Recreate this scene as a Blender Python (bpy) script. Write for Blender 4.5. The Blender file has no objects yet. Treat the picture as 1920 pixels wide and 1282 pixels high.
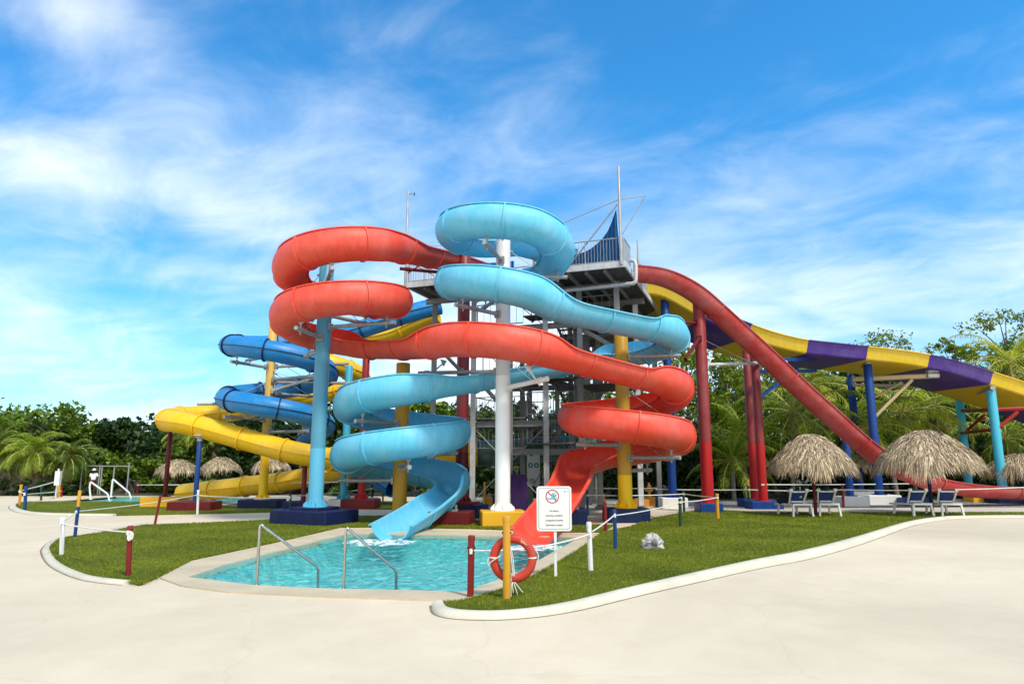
import bpy, math, random
import numpy as np
from mathutils import Vector, Matrix
from mathutils.geometry import tessellate_polygon
R_ = math.radians
S = bpy.context.scene
# ------------------------------------------------------------------ camera
CAMH = 2.2
PITCH = 9.97
cam_d = bpy.data.cameras.new("camera"); cam = bpy.data.objects.new("camera", cam_d)
S.collection.objects.link(cam); S.camera = cam
cam_d.lens = 24; cam_d.sensor_width = 36; cam_d.clip_end = 3000; cam_d.clip_start = 0.05
cam.location = (0, 0, CAMH); cam.rotation_euler = (R_(90 + PITCH), 0, 0)
# ------------------------------------------------------------------ sky, sun, exposure
TO_SUN = Vector((0.50, -0.62, 1.05)).normalized()
SUN_EL = math.asin(TO_SUN.z); SUN_AZ = math.atan2(TO_SUN.x, TO_SUN.y)
W = bpy.data.worlds.new("World"); S.world = W; W.use_nodes = True
def build_world():
    nt = W.node_tree; n = nt.nodes; l = nt.links; n.clear()
    out = n.new('ShaderNodeOutputWorld'); bg = n.new('ShaderNodeBackground')
    l.new(bg.outputs[0], out.inputs[0])
    sky = n.new('ShaderNodeTexSky'); sky.sky_type = 'NISHITA'; sky.sun_disc = False
    sky.sun_elevation = SUN_EL; sky.sun_rotation = SUN_AZ
    sky.air_density = 1.0; sky.dust_density = 0.6; sky.ozone_density = 2.0
    hs = n.new('ShaderNodeHueSaturation'); hs.inputs['Saturation'].default_value = 1.15; hs.inputs['Value'].default_value = 1.0
    l.new(sky.outputs[0], hs.inputs['Color'])
    tint = n.new('ShaderNodeMix'); tint.data_type = 'RGBA'; tint.blend_type = 'MULTIPLY'; tint.inputs[0].default_value = 1
    tg = n.new('ShaderNodeMix'); tg.data_type = 'RGBA'; tg.inputs[6].default_value = (0.56, 0.86, 1.08, 1); tg.inputs[7].default_value = (0.36, 1.08, 1.30, 1)
    l.new(hs.outputs[0], tint.inputs[6])
    tc = n.new('ShaderNodeTexCoord'); sep = n.new('ShaderNodeSeparateXYZ'); l.new(tc.outputs['Generated'], sep.inputs[0])
    def M(op, a, b=None, c=None, clamp=False):
        m = n.new('ShaderNodeMath'); m.operation = op; m.use_clamp = clamp
        for i, v in enumerate((a, b, c)):
            if v is None: continue
            if isinstance(v, (int, float)): m.inputs[i].default_value = v
            else: l.new(v, m.inputs[i])
        return m.outputs[0]
    l.new(M('MULTIPLY', sep.outputs[2], 2.2, clamp=True), tg.inputs[0]); l.new(tg.outputs[2], tint.inputs[7])
    zz = M('MAXIMUM', sep.outputs[2], 0.0); den = M('ADD', zz, 0.22)
    px = M('DIVIDE', sep.outputs[0], den); py = M('DIVIDE', sep.outputs[1], den)
    def noise(sx, sy, ox, oy, scale, detail, rough, dist, rot=0):
        cx = M('ADD', M('MULTIPLY', px, sx), ox); cy = M('ADD', M('MULTIPLY', py, sy), oy)
        if rot:
            c_, s_ = math.cos(R_(rot)), math.sin(R_(rot))
            rx = M('ADD', M('MULTIPLY', px, c_ * sx), M('ADD', M('MULTIPLY', py, -s_ * sx), ox))
            ry = M('ADD', M('MULTIPLY', px, s_ * sy), M('ADD', M('MULTIPLY', py, c_ * sy), oy)); cx, cy = rx, ry
        cb = n.new('ShaderNodeCombineXYZ'); l.new(cx, cb.inputs[0]); l.new(cy, cb.inputs[1])
        t = n.new('ShaderNodeTexNoise'); t.inputs['Scale'].default_value = scale; t.inputs['Detail'].default_value = detail
        t.inputs['Roughness'].default_value = rough; t.inputs['Distortion'].default_value = dist
        l.new(cb.outputs[0], t.inputs['Vector']); return t.outputs['Fac']
    big = noise(1, 1, 3.1, 7.7, 0.75, 3, 0.5, 0.3)
    wisp = noise(1.0, 1.9, 1.3, 4.2, 1.25, 9, 0.55, 0.8, rot=20)
    soft = noise(0.8, 1.7, 9.3, 2.2, 0.8, 6, 0.5, 0.5, rot=-12)
    # azimuth: left of the view carries more cloud, right is clearer
    left = M('MULTIPLY', M('MULTIPLY', sep.outputs[0], -1.0), 0.10)
    fine = noise(1.0, 1.4, 5.3, 1.2, 3.2, 9, 0.60, 0.6, rot=35)
    a = M('ADD', M('MULTIPLY', M('ADD', wisp, M('MULTIPLY', M('SUBTRACT', fine, 0.5), 1.0)), 0.44), M('ADD', M('MULTIPLY', soft, 0.50), M('MULTIPLY', big, 0.42)))
    a = M('ADD', a, left)
    # more veil low down, less overhead
    low = M('MULTIPLY', M('SUBTRACT', 0.42, sep.outputs[2]), 0.16)
    a = M('ADD', a, low)
    # cloud banks where the sky holds them: low behind the tower, a long band on the left, a low band on the right
    def bank(x0, z0, wx, wz, amp, k=0.0):
        dx = M('DIVIDE', M('SUBTRACT', sep.outputs[0], x0), wx); dz = M('DIVIDE', M('SUBTRACT', M('SUBTRACT', sep.outputs[2], M('MULTIPLY', sep.outputs[0], k)), z0), wz)
        q = M('ADD', M('MULTIPLY', dx, dx), M('MULTIPLY', dz, dz)); return M('MULTIPLY', M('POWER', 2.718, M('MULTIPLY', q, -1.0)), amp)
    a = M('ADD', a, M('MULTIPLY', M('MULTIPLY', sep.outputs[1], -1.0), 0.75, clamp=True))     # unseen cloud added behind the camera for neutral fill light
    for bk in ((0.05, 0.15, 0.28, 0.13, 0.34), (-0.55, 0.27, 0.36, 0.045, 0.13, -0.16), (0.52, 0.22, 0.30, 0.06, 0.16), (-0.487, 0.505, 0.09, 0.045, 0.19), (0.42, 0.40, 0.20, 0.14, -0.03)):
        a = M('ADD', a, bank(*bk))
    mr = n.new('ShaderNodeMapRange'); mr.interpolation_type = 'SMOOTHSTEP'
    mr.inputs['From Min'].default_value = 0.535; mr.inputs['From Max'].default_value = 1.20
    l.new(a, mr.inputs['Value'])
    # cloud colour: white, a little blue-grey where thick
    cr = n.new('ShaderNodeMix'); cr.data_type = 'RGBA'
    cr.inputs[6].default_value = (7.2, 7.25, 7.2, 1); cr.inputs[7].default_value = (5.0, 5.8, 6.4, 1)
    l.new(M('MULTIPLY', M('SUBTRACT', big, 0.42), 4.0, clamp=True), cr.inputs[0])
    mx = n.new('ShaderNodeMix'); mx.data_type = 'RGBA'
    l.new(M('MULTIPLY', mr.outputs[0], 0.93), mx.inputs[0]); l.new(tint.outputs[2], mx.inputs[6]); l.new(cr.outputs[2], mx.inputs[7])
    l.new(mx.outputs[2], bg.inputs[0]); bg.inputs[1].default_value = 0.104
build_world()
sun_d = bpy.data.lights.new("sun", 'SUN'); sun = bpy.data.objects.new("sun", sun_d); S.collection.objects.link(sun)
sun_d.energy = 1.8; sun_d.angle = R_(8.0); sun_d.color = (1.0, 0.91, 0.78)
sun.rotation_euler = TO_SUN.to_track_quat('Z', 'Y').to_euler(); sun.location = (20, -20, 40)
S.view_settings.view_transform = 'Standard'; S.view_settings.look = 'None'
S.view_settings.exposure = 0.95; S.view_settings.gamma = 1.0
S.render.engine = 'CYCLES'
S.cycles.max_bounces = 8; S.cycles.transparent_max_bounces = 12
S.cycles.sample_clamp_indirect = 6.0; S.cycles.use_denoising = True

# ------------------------------------------------------------------ survey: a sight line of the camera turned into a place
_s, _c = math.sin(R_(PITCH)), math.cos(R_(PITCH))
def P(px, py, Y):
    x = (px - 960) / 1280; y = (641 - py) / 1280; t = Y / (_c - y * _s)
    return Vector((x * t, Y, CAMH + t * (_s + y * _c)))
def G(px, py, z=0.0):
    x = (px - 960) / 1280; y = (641 - py) / 1280; t = (z - CAMH) / (_s + y * _c)
    return Vector((x * t, t * (_c - y * _s), z))
def ZZ(py, Y): return P(960, py, Y).z
def onplane(px, py, X0, Y0, k):     # on the upright plane Y = Y0 + k (X - X0)
    x = (px - 960) / 1280; y = (641 - py) / 1280; fy = _c - y * _s
    t = (Y0 - k * X0) / (fy - k * x); return Vector((x * t, fy * t, CAMH + t * (_s + y * _c)))

# ------------------------------------------------------------------ mesh builder
class MB:
    def __init__(s): s.v = []; s.f = []; s.m = []; s.mi = 0
    def add(s, vs, fs):
        o = len(s.v); s.v.extend([tuple(v) for v in vs])
        for f in fs: s.f.append(tuple(i + o for i in f)); s.m.append(s.mi)
    def box(s, c, d, rz=0.0, taper=1.0):
        cx, cy, cz = c; dx, dy, dz = d[0] / 2, d[1] / 2, d[2] / 2; co, si = math.cos(rz), math.sin(rz); vs = []
        for z, k in ((-dz, 1), (dz, taper)):
            for x, y in ((-dx, -dy), (dx, -dy), (dx, dy), (-dx, dy)):
                vs.append((cx + (x * co - y * si) * k, cy + (x * si + y * co) * k, cz + z))
        s.add(vs, [(3, 2, 1, 0), (4, 5, 6, 7), (0, 1, 5, 4), (1, 2, 6, 5), (2, 3, 7, 6), (3, 0, 4, 7)])
    def block(s, c, d, rz=0.0, b=0.03):      # box with chamfered upper and upright edges, c = centre of the foot
        dx, dy, h = d[0] / 2, d[1] / 2, d[2]; co, si = math.cos(rz), math.sin(rz); rings = []
        for z, k in ((0, 0), (h - b, 0), (h, b)):
            r = []
            for x, y in ((-dx + b, -dy), (dx - b, -dy), (dx, -dy + b), (dx, dy - b), (dx - b, dy), (-dx + b, dy), (-dx, dy - b), (-dx, -dy + b)):
                x -= math.copysign(k, x); y -= math.copysign(k, y)
                r.append((c[0] + x * co - y * si, c[1] + x * si + y * co, c[2] + z))
            rings.append(r)
        s.loft(rings, True, True)
    def loft(s, rings, cap0=False, cap1=False, closed=True):
        n = len(rings[0]); vs = [p for r in rings for p in r]; fs = []
        for i in range(len(rings) - 1):
            for j in range(n if closed else n - 1):
                a = i * n + j; b = i * n + (j + 1) % n; fs.append((a, b, b + n, a + n))
        if cap0: fs.append(tuple(range(n - 1, -1, -1)))
        if cap1: fs.append(tuple(range((len(rings) - 1) * n, len(rings) * n)))
        s.add(vs, fs)
    def lathe(s, prof, c=(0, 0, 0), n=20, rx=1.0):     # profile of (r, z)
        s.loft([[(c[0] + r * math.cos(2 * math.pi * k / n) * rx, c[1] + r * math.sin(2 * math.pi * k / n), c[2] + z) for k in range(n)] for r, z in prof], True, True)
    def tube(s, pts, r, n=10, caps=True):
        pts = [Vector(p) for p in pts]; rings = []
        t0 = (pts[1] - pts[0]).normalized(); up = Vector((0, 0, 1)) if abs(t0.z) < 0.9 else Vector((1, 0, 0))
        x = t0.cross(up).normalized()
        for i, p in enumerate(pts):
            a = pts[max(i - 1, 0)]; b = pts[min(i + 1, len(pts) - 1)]; t = (b - a).normalized()
            x = (x - t * x.dot(t)).normalized(); y = t.cross(x); rr = r[i] if isinstance(r, (list, tuple)) else r
            rings.append([p + (x * math.cos(2 * math.pi * k / n) + y * math.sin(2 * math.pi * k / n)) * rr for k in range(n)])
        s.loft(rings, caps, caps)
    def beam(s, p, q, w, h, up=(0, 0, 1)):
        p = Vector(p); q = Vector(q); t = (q - p).normalized(); u = Vector(up)
        if abs(t.dot(u)) > 0.95: u = Vector((0, 1, 0))
        x = t.cross(u).normalized() * (w / 2); y = x.cross(t).normalized() * (h / 2)
        s.loft([[e - x - y, e + x - y, e + x + y, e - x + y] for e in (p, q)], True, True)
    def ibeam(s, p, q, w, h, t=0.02):
        p = Vector(p); q = Vector(q); d = (q - p).normalized(); x = d.cross(Vector((0, 0, 1)))
        if x.length < 0.1: x = Vector((1, 0, 0))
        x.normalize(); y = x.cross(d).normalized()
        for o, ww, hh in ((h / 2 - t / 2, w, t), (-h / 2 + t / 2, w, t), (0, t * 0.8, h - 2 * t)):
            c = y * o; s.loft([[e + c - x * ww / 2 - y * hh / 2, e + c + x * ww / 2 - y * hh / 2, e + c + x * ww / 2 + y * hh / 2, e + c - x * ww / 2 + y * hh / 2] for e in (p, q)], True, True)
    def prism(s, poly, z0, z1):
        n = len(poly); s.loft([[(p[0], p[1], z0) for p in poly], [(p[0], p[1], z1) for p in poly]], False, False)
        tri = tessellate_polygon([[Vector((p[0], p[1], 0)) for p in poly]])
        s.add([(p[0], p[1], z1) for p in poly], [t if up_(poly, t) else t[::-1] for t in tri])
    def sheet(s, loops, z):
        flat = [p for lo in loops for p in lo]; tri = tessellate_polygon([[Vector((p[0], p[1], 0)) for p in lo] for lo in loops])
        s.add([(p[0], p[1], z) for p in flat], [t if up_(flat, t) else t[::-1] for t in tri])
    def obj(s, name, mats, parent=None, smooth=False, loc=None, auto=None):
        me = bpy.data.meshes.new(name); off = Vector((0, 0, 0))
        if loc is not None: off = Vector(loc)
        elif parent is not None: off = world_loc(parent)
        me.from_pydata([(v[0] - off.x, v[1] - off.y, v[2] - off.z) for v in s.v], [], s.f)
        for m in (mats if isinstance(mats, (list, tuple)) else [mats]): me.materials.append(m)
        me.polygons.foreach_set('material_index', s.m)
        o = bpy.data.objects.new(name, me); S.collection.objects.link(o)
        if parent is not None: o.parent = parent; o.location = off - world_loc(parent)
        elif loc is not None: o.location = off
        if smooth:
            me.polygons.foreach_set('use_smooth', [True] * len(s.f))
            me.set_sharp_from_angle(angle=R_(auto if auto else 38))
        me.update(); return o
def up_(pts, t):
    a, b, c = (pts[i] for i in t); return (b[0] - a[0]) * (c[1] - a[1]) - (b[1] - a[1]) * (c[0] - a[0]) > 0
def world_loc(o):
    v = Vector((0, 0, 0))
    while o is not None: v += o.location; o = o.parent
    return v
def tag(o, label=None, cat=None, group=None, kind=None):
    if label: o['label'] = label
    if cat: o['category'] = cat
    if group: o['group'] = group
    if kind: o['kind'] = kind
    return o
def thing(name, label, cat, loc=(0, 0, 0), group=None):
    o = bpy.data.objects.new(name, None); o.empty_display_size = 0.2; S.collection.objects.link(o); o.location = loc
    return tag(o, label, cat, group)
def copy_tree(o, parent=None):
    c = o.copy(); S.collection.objects.link(c)
    if parent is not None: c.parent = parent
    for ch in list(o.children): copy_tree(ch, c)
    return c
def structure(mb, name, mats, **k): return tag(mb.obj(name, mats, **k), kind='structure')
def catmull(pts, n=8, closed=False):
    pts = [Vector(p) for p in pts]; N = len(pts); out = []
    for i in range(N if closed else N - 1):
        g = (lambda k: pts[k % N]) if closed else (lambda k: pts[min(max(k, 0), N - 1)])
        a, b, c, d = g(i - 1), g(i), g(i + 1), g(i + 2)
        for j in range(n):
            t = j / n; out.append(0.5 * ((2 * b) + (c - a) * t + (2 * a - 5 * b + 4 * c - d) * t * t + (3 * b - a - 3 * c + d) * t ** 3))
    if not closed: out.append(pts[-1])
    return out
def np_mesh(name, verts, faces, mats, parent=None, loc=(0, 0, 0), smooth=False, midx=None):
    """verts (N,3), faces (M,k) arrays, quick"""
    me = bpy.data.meshes.new(name); verts = np.asarray(verts, dtype=np.float32); faces = np.asarray(faces, dtype=np.int32); M, k = faces.shape
    me.vertices.add(len(verts)); me.vertices.foreach_set('co', verts.ravel()); me.loops.add(M * k); me.loops.foreach_set('vertex_index', faces.ravel())
    me.polygons.add(M); me.polygons.foreach_set('loop_start', np.arange(0, M * k, k, dtype=np.int32)); me.polygons.foreach_set('loop_total', np.full(M, k, dtype=np.int32))
    for m in (mats if isinstance(mats, (list, tuple)) else [mats]): me.materials.append(m)
    if midx is not None: me.polygons.foreach_set('material_index', np.asarray(midx, dtype=np.int32))
    if smooth: me.polygons.foreach_set('use_smooth', np.ones(M, dtype=bool))
    me.update(calc_edges=True); me.validate()
    o = bpy.data.objects.new(name, me); S.collection.objects.link(o); o.location = loc
    if parent is not None: o.parent = parent
    return o

# ------------------------------------------------------------------ materials
def mat_base(name):
    m = bpy.data.materials.new(name); m.use_nodes = True; nt = m.node_tree; b = nt.nodes['Principled BSDF']; return m, nt, nt.nodes, nt.links, b
def rgb(c): return (c[0], c[1], c[2], 1)
def sc(c, k): return (min(c[0] * k, 1), min(c[1] * k, 1), min(c[2] * k, 1), 1)
def noise_ramp(n, l, scale, detail, lo, hi, c0, c1, coord='Object', rough=0.6, dist=0.0, stretch=None):
    tc = n.new('ShaderNodeTexCoord'); t = n.new('ShaderNodeTexNoise'); t.inputs['Scale'].default_value = scale; t.inputs['Detail'].default_value = detail
    t.inputs['Roughness'].default_value = rough; t.inputs['Distortion'].default_value = dist
    if stretch:
        mp = n.new('ShaderNodeMapping'); mp.inputs['Scale'].default_value = stretch; l.new(tc.outputs[coord], mp.inputs[0]); l.new(mp.outputs[0], t.inputs['Vector'])
    else: l.new(tc.outputs[coord], t.inputs['Vector'])
    r = n.new('ShaderNodeValToRGB'); r.color_ramp.elements[0].position = lo; r.color_ramp.elements[1].position = hi
    r.color_ramp.elements[0].color = c0; r.color_ramp.elements[1].color = c1; l.new(t.outputs['Fac'], r.inputs[0]); return r.outputs[0], t
def mixc(n, l, fac, a, b, mode='MIX'):
    m = n.new('ShaderNodeMix'); m.data_type = 'RGBA'; m.blend_type = mode
    for i, v in ((0, fac), (6, a), (7, b)):
        if isinstance(v, (int, float)): m.inputs[i].default_value = v
        elif isinstance(v, tuple): m.inputs[i].default_value = v
        else: l.new(v, m.inputs[i])
    return m.outputs[2]
def bump(n, l, b, h, strength, dist=0.02):
    bp = n.new('ShaderNodeBump'); bp.inputs['Strength'].default_value = strength; bp.inputs['Distance'].default_value = dist
    l.new(h, bp.inputs['Height']); l.new(bp.outputs[0], b.inputs['Normal'])
def gel(name, c, rough=0.40, fade=0.22, streak=True):     # fibreglass gelcoat: chalky patches, faint run-off streaks
    m, nt, n, l, b = mat_base(name)
    pale = (c[0] + (0.75 - c[0]) * fade, c[1] + (0.72 - c[1]) * fade, c[2] + (0.70 - c[2]) * fade, 1)
    col, t = noise_ramp(n, l, 0.9, 6, 0.42, 0.72, rgb(c), pale, rough=0.62)
    d, t2 = noise_ramp(n, l, 7.0, 5, 0.30, 0.62, sc(c, 0.80), (1, 1, 1, 1), stretch=(1, 1, 0.16))
    col2 = mixc(n, l, 0.22 if streak else 0.06, col, mixc(n, l, 1.0, col, d, 'MULTIPLY'))
    l.new(col2, b.inputs['Base Color'])
    rr = n.new('ShaderNodeMapRange'); rr.inputs['To Min'].default_value = rough; rr.inputs['To Max'].default_value = rough + 0.22
    l.new(t.outputs['Fac'], rr.inputs['Value']); l.new(rr.outputs[0], b.inputs['Roughness'])
    b.inputs['Specular IOR Level'].default_value = 0.5; b.inputs['Specular IOR Level'].default_value = 0.38
    t3 = n.new('ShaderNodeTexNoise'); t3.inputs['Scale'].default_value = 2.2; t3.inputs['Detail'].default_value = 3
    bump(n, l, b, t3.outputs['Fac'], 0.10, 0.05); return m
def paint(name, c, rough=0.42, wear=0.25, metal=0.0, scale=3.0, split=None, c2=None, rust=True):   # painted steel; split = height of a newer coat on the lower part
    m, nt, n, l, b = mat_base(name)
    col, t = noise_ramp(n, l, scale, 8, 0.40, 0.78, rgb(c), (c[0] * (1 - wear) + 0.30 * wear, c[1] * (1 - wear) + 0.28 * wear, c[2] * (1 - wear) + 0.26 * wear, 1), rough=0.66, stretch=(1, 1, 0.4))
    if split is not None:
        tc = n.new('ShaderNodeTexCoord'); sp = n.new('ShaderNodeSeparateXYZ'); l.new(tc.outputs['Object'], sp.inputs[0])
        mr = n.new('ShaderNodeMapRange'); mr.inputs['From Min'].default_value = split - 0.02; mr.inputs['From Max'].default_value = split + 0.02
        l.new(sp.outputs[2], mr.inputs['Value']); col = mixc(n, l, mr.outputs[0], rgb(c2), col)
    rst, _t = noise_ramp(n, l, 5.0, 7, 0.70, 0.78, (0, 0, 0, 1), (0.55, 0.55, 0.55, 1), rough=0.7, stretch=(1.6, 1.6, 0.22))
    if rust: col = mixc(n, l, rst, col, (0.13, 0.055, 0.025, 1))
    l.new(col, b.inputs['Base Color']); b.inputs['Roughness'].default_value = rough; b.inputs['Metallic'].default_value = metal; b.inputs['Specular IOR Level'].default_value = 0.3
    t3 = n.new('ShaderNodeTexNoise'); t3.inputs['Scale'].default_value = 14; t3.inputs['Detail'].default_value = 4
    bump(n, l, b, t3.outputs['Fac'], 0.10, 0.01); return m
def concrete(name, c, scale=0.35, var=0.16, rough=0.8, fine=40, bs=0.15, cracks=False):
    m, nt, n, l, b = mat_base(name)
    col, t = noise_ramp(n, l, scale, 7, 0.32, 0.70, sc(c, 1 - var), sc(c, 1 + var * 0.6), rough=0.55, dist=0.4)
    d, t2 = noise_ramp(n, l, scale * 9, 8, 0.35, 0.62, sc((0.93, 0.92, 0.90), 1), (1, 1, 1, 1), rough=0.7)
    col = mixc(n, l, 0.8, col, mixc(n, l, 1.0, col, d, 'MULTIPLY'))
    g, t3 = noise_ramp(n, l, fine, 3, 0.30, 0.70, (0.90, 0.89, 0.87, 1), (1.0, 1.0, 1.0, 1))
    col = mixc(n, l, 0.7, col, mixc(n, l, 1.0, col, g, 'MULTIPLY'))
    if cracks:      # a few hairline cracks, scattered grit and old water marks
        tc = n.new('ShaderNodeTexCoord'); wv = n.new('ShaderNodeTexNoise'); wv.inputs['Scale'].default_value = 1.1; wv.inputs['Detail'].default_value = 6; l.new(tc.outputs['Object'], wv.inputs['Vector'])
        ad = n.new('ShaderNodeMix'); ad.data_type = 'VECTOR'; ad.inputs[0].default_value = 0.35; l.new(tc.outputs['Object'], ad.inputs[4]); l.new(wv.outputs['Color'], ad.inputs[5])
        vo = n.new('ShaderNodeTexVoronoi'); vo.feature = 'DISTANCE_TO_EDGE'; vo.inputs['Scale'].default_value = 0.34; l.new(ad.outputs[1], vo.inputs['Vector'])
        cr = n.new('ShaderNodeMapRange'); cr.inputs['From Min'].default_value = 0.0; cr.inputs['From Max'].default_value = 0.006; cr.inputs['To Min'].default_value = 0.13; cr.inputs['To Max'].default_value = 0.0; l.new(vo.outputs['Distance'], cr.inputs['Value'])
        col = mixc(n, l, cr.outputs[0], col, (0.40, 0.32, 0.22, 1))
        sp, t5 = noise_ramp(n, l, 22, 2, 0.74, 0.80, (0, 0, 0, 1), (0.45, 0.45, 0.45, 1)); col = mixc(n, l, sp, col, (0.34, 0.27, 0.18, 1))
        st, t6 = noise_ramp(n, l, 0.55, 5, 0.56, 0.70, (0, 0, 0, 1), (0.30, 0.30, 0.30, 1), dist=1.2); col = mixc(n, l, st, col, (0.55, 0.44, 0.29, 1))
    l.new(col, b.inputs['Base Color']); b.inputs['Roughness'].default_value = rough
    bump(n, l, b, t3.outputs['Fac'], bs, 0.01); return m
def leafy(name, c, var=0.5, trans=0.35, rough=0.5):
    m, nt, n, l, b = mat_base(name); ge = n.new('ShaderNodeNewGeometry')
    r = n.new('ShaderNodeValToRGB'); e = r.color_ramp.elements; e[0].color = sc(c, 1 - var); e[1].color = sc((c[0] * 1.12, c[1] * 1.10, c[2] * 0.9), 1 + var)
    e2 = r.color_ramp.elements.new(0.55); e2.color = rgb(c); l.new(ge.outputs['Random Per Island'], r.inputs[0])
    nz, t = noise_ramp(n, l, 0.55, 3, 0.35, 0.65, (0.68, 0.72, 0.66, 1), (1.15, 1.1, 0.95, 1)); col = mixc(n, l, 1.0, r.outputs[0], nz, 'MULTIPLY')
    l.new(col, b.inputs['Base Color']); b.inputs['Roughness'].default_value = rough; b.inputs['Specular IOR Level'].default_value = 0.35
    tr = n.new('ShaderNodeBsdfTranslucent'); l.new(mixc(n, l, 1.0, col, (1.1, 1.15, 0.5, 1), 'MULTIPLY'), tr.inputs['Color'])
    mx = n.new('ShaderNodeMixShader'); mx.inputs[0].default_value = trans; out = n['Material Output']
    l.new(b.outputs[0], mx.inputs[1]); l.new(tr.outputs[0], mx.inputs[2]); l.new(mx.outputs[0], out.inputs[0]); return m
def bark(name, c):
    m, nt, n, l, b = mat_base(name); col, t = noise_ramp(n, l, 6, 6, 0.3, 0.7, sc(c, 0.55), sc(c, 1.3), stretch=(1, 1, 3)); l.new(col, b.inputs['Base Color'])
    b.inputs['Roughness'].default_value = 0.9; bump(n, l, b, t.outputs['Fac'], 0.6, 0.03); return m
def steel(name, c=(0.42, 0.43, 0.44), rough=0.45, metal=0.6):
    m, nt, n, l, b = mat_base(name); col, t = noise_ramp(n, l, 5, 7, 0.3, 0.7, sc(c, 0.72), sc(c, 1.15), rough=0.7, stretch=(1, 1, 0.5)); l.new(col, b.inputs['Base Color'])
    b.inputs['Metallic'].default_value = metal; b.inputs['Roughness'].default_value = rough; return m
RED = (0.78, 0.080, 0.042); CYAN = (0.125, 0.53, 0.74); DBLUE = (0.010, 0.22, 0.54); YEL = (0.84, 0.52, 0.005)
M = dict(
    red_gel=gel('red_fibreglass', RED, fade=0.10), cyan_gel=gel('light_blue_fibreglass', CYAN, fade=0.16), blue_gel=gel('dark_blue_fibreglass', DBLUE, rough=0.30, fade=0.08),
    yellow_gel=gel('yellow_fibreglass', YEL, rough=0.30, fade=0.06), faded_gel=gel('faded_red_fibreglass', (0.48, 0.045, 0.040), fade=0.14),
    lemon_gel=gel('lemon_fibreglass', (0.74, 0.52, 0.018), fade=0.08), purple_gel=gel('purple_fibreglass', (0.075, 0.030, 0.26), fade=0.08), green_gel=gel('green_fibreglass', (0.012, 0.085, 0.055)),
    navy=paint('navy_paint', (0.002, 0.010, 0.062), 0.6, 0.03), dkred=paint('oxide_red_paint', (0.125, 0.006, 0.008), 0.55, 0.03), white=paint('white_paint', (0.78, 0.77, 0.74), 0.5, 0.10),
    yellow=paint('yellow_paint', (0.78, 0.41, 0.015), 0.5, 0.12), orange=paint('orange_paint', (0.66, 0.26, 0.015), 0.5, 0.15), blue=paint('blue_paint', (0.003, 0.040, 0.205), 0.45, 0.04),
    red=paint('red_paint', (0.30, 0.010, 0.010), 0.42, 0.04), cyan=paint('turquoise_paint', (0.05, 0.42, 0.56), 0.4, 0.10), green=paint('dark_green_paint', (0.008, 0.055, 0.028), 0.45, 0.12),
    tan=paint('tan_paint', (0.52, 0.40, 0.22), 0.5, 0.15), black=paint('black_paint', (0.012, 0.012, 0.016), 0.5, 0.05),
    post_red=paint('post_red', (0.19, 0.010, 0.008), 0.5, 0.05, scale=6), post_yellow=paint('post_yellow', (0.62, 0.30, 0.012), 0.5, 0.2, scale=6), post_blue=paint('post_blue', (0.005, 0.045, 0.16), 0.5, 0.05, scale=6),
    steel=steel('galvanised_steel', (0.36, 0.36, 0.35), 0.5, 0.35), dksteel=steel('grey_structural_steel', (0.24, 0.24, 0.235), 0.6, 0.2), grating=steel('dark_deck_plate', (0.08, 0.075, 0.068), 0.75, 0.1),
    pale_steel=steel('pale_painted_steel', (0.55, 0.56, 0.55), 0.5, 0.1), inox=steel('stainless_steel', (0.55, 0.54, 0.50), 0.22, 0.95),
    plaza=concrete('beige_concrete', (0.745, 0.625, 0.45), 0.16, 0.16, cracks=True), seam=concrete('kerb_dirt_line', (0.24, 0.19, 0.13), 3, 0.3), path=concrete('pale_path_concrete', (0.60, 0.53, 0.41), 0.5, 0.14), kerb=concrete('white_kerb_paint', (0.66, 0.61, 0.49), 1.2, 0.16, bs=0.1),
    coping=concrete('sandstone_coping', (0.60, 0.50, 0.34), 1.2, 0.14), footing=concrete('raw_concrete', (0.42, 0.40, 0.36), 1.0, 0.2),
    rope=concrete('white_rope', (0.78, 0.77, 0.73), 4, 0.05), fabric=paint('blue_sling_fabric', (0.012, 0.040, 0.19), 0.8, 0.08), plastic=paint('white_plastic', (0.76, 0.75, 0.70), 0.35, 0.06),
    bark=bark('bark', (0.16, 0.13, 0.10)), palmbark=bark('palm_bark', (0.24, 0.21, 0.17)),
    leaf=leafy('tree_leaf', (0.085, 0.150, 0.014)), leaf2=leafy('bright_leaf', (0.15, 0.235, 0.018)), leafd=leafy('dark_leaf', (0.030, 0.066, 0.012)), bamboo=leafy('bamboo_leaf', (0.20, 0.27, 0.025)),
    palm=leafy('palm_leaflet', (0.27, 0.37, 0.025), 0.45), palmd=leafy('dark_palm_leaflet', (0.105, 0.165, 0.014), 0.5), palmy=leafy('yellow_green_leaflet', (0.46, 0.50, 0.03), 0.4), blade=leafy('grass_blade', (0.19, 0.235, 0.012), 0.35, 0.25), dry=leafy('dry_frond', (0.34, 0.25, 0.11), 0.4, 0.2),
)
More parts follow.
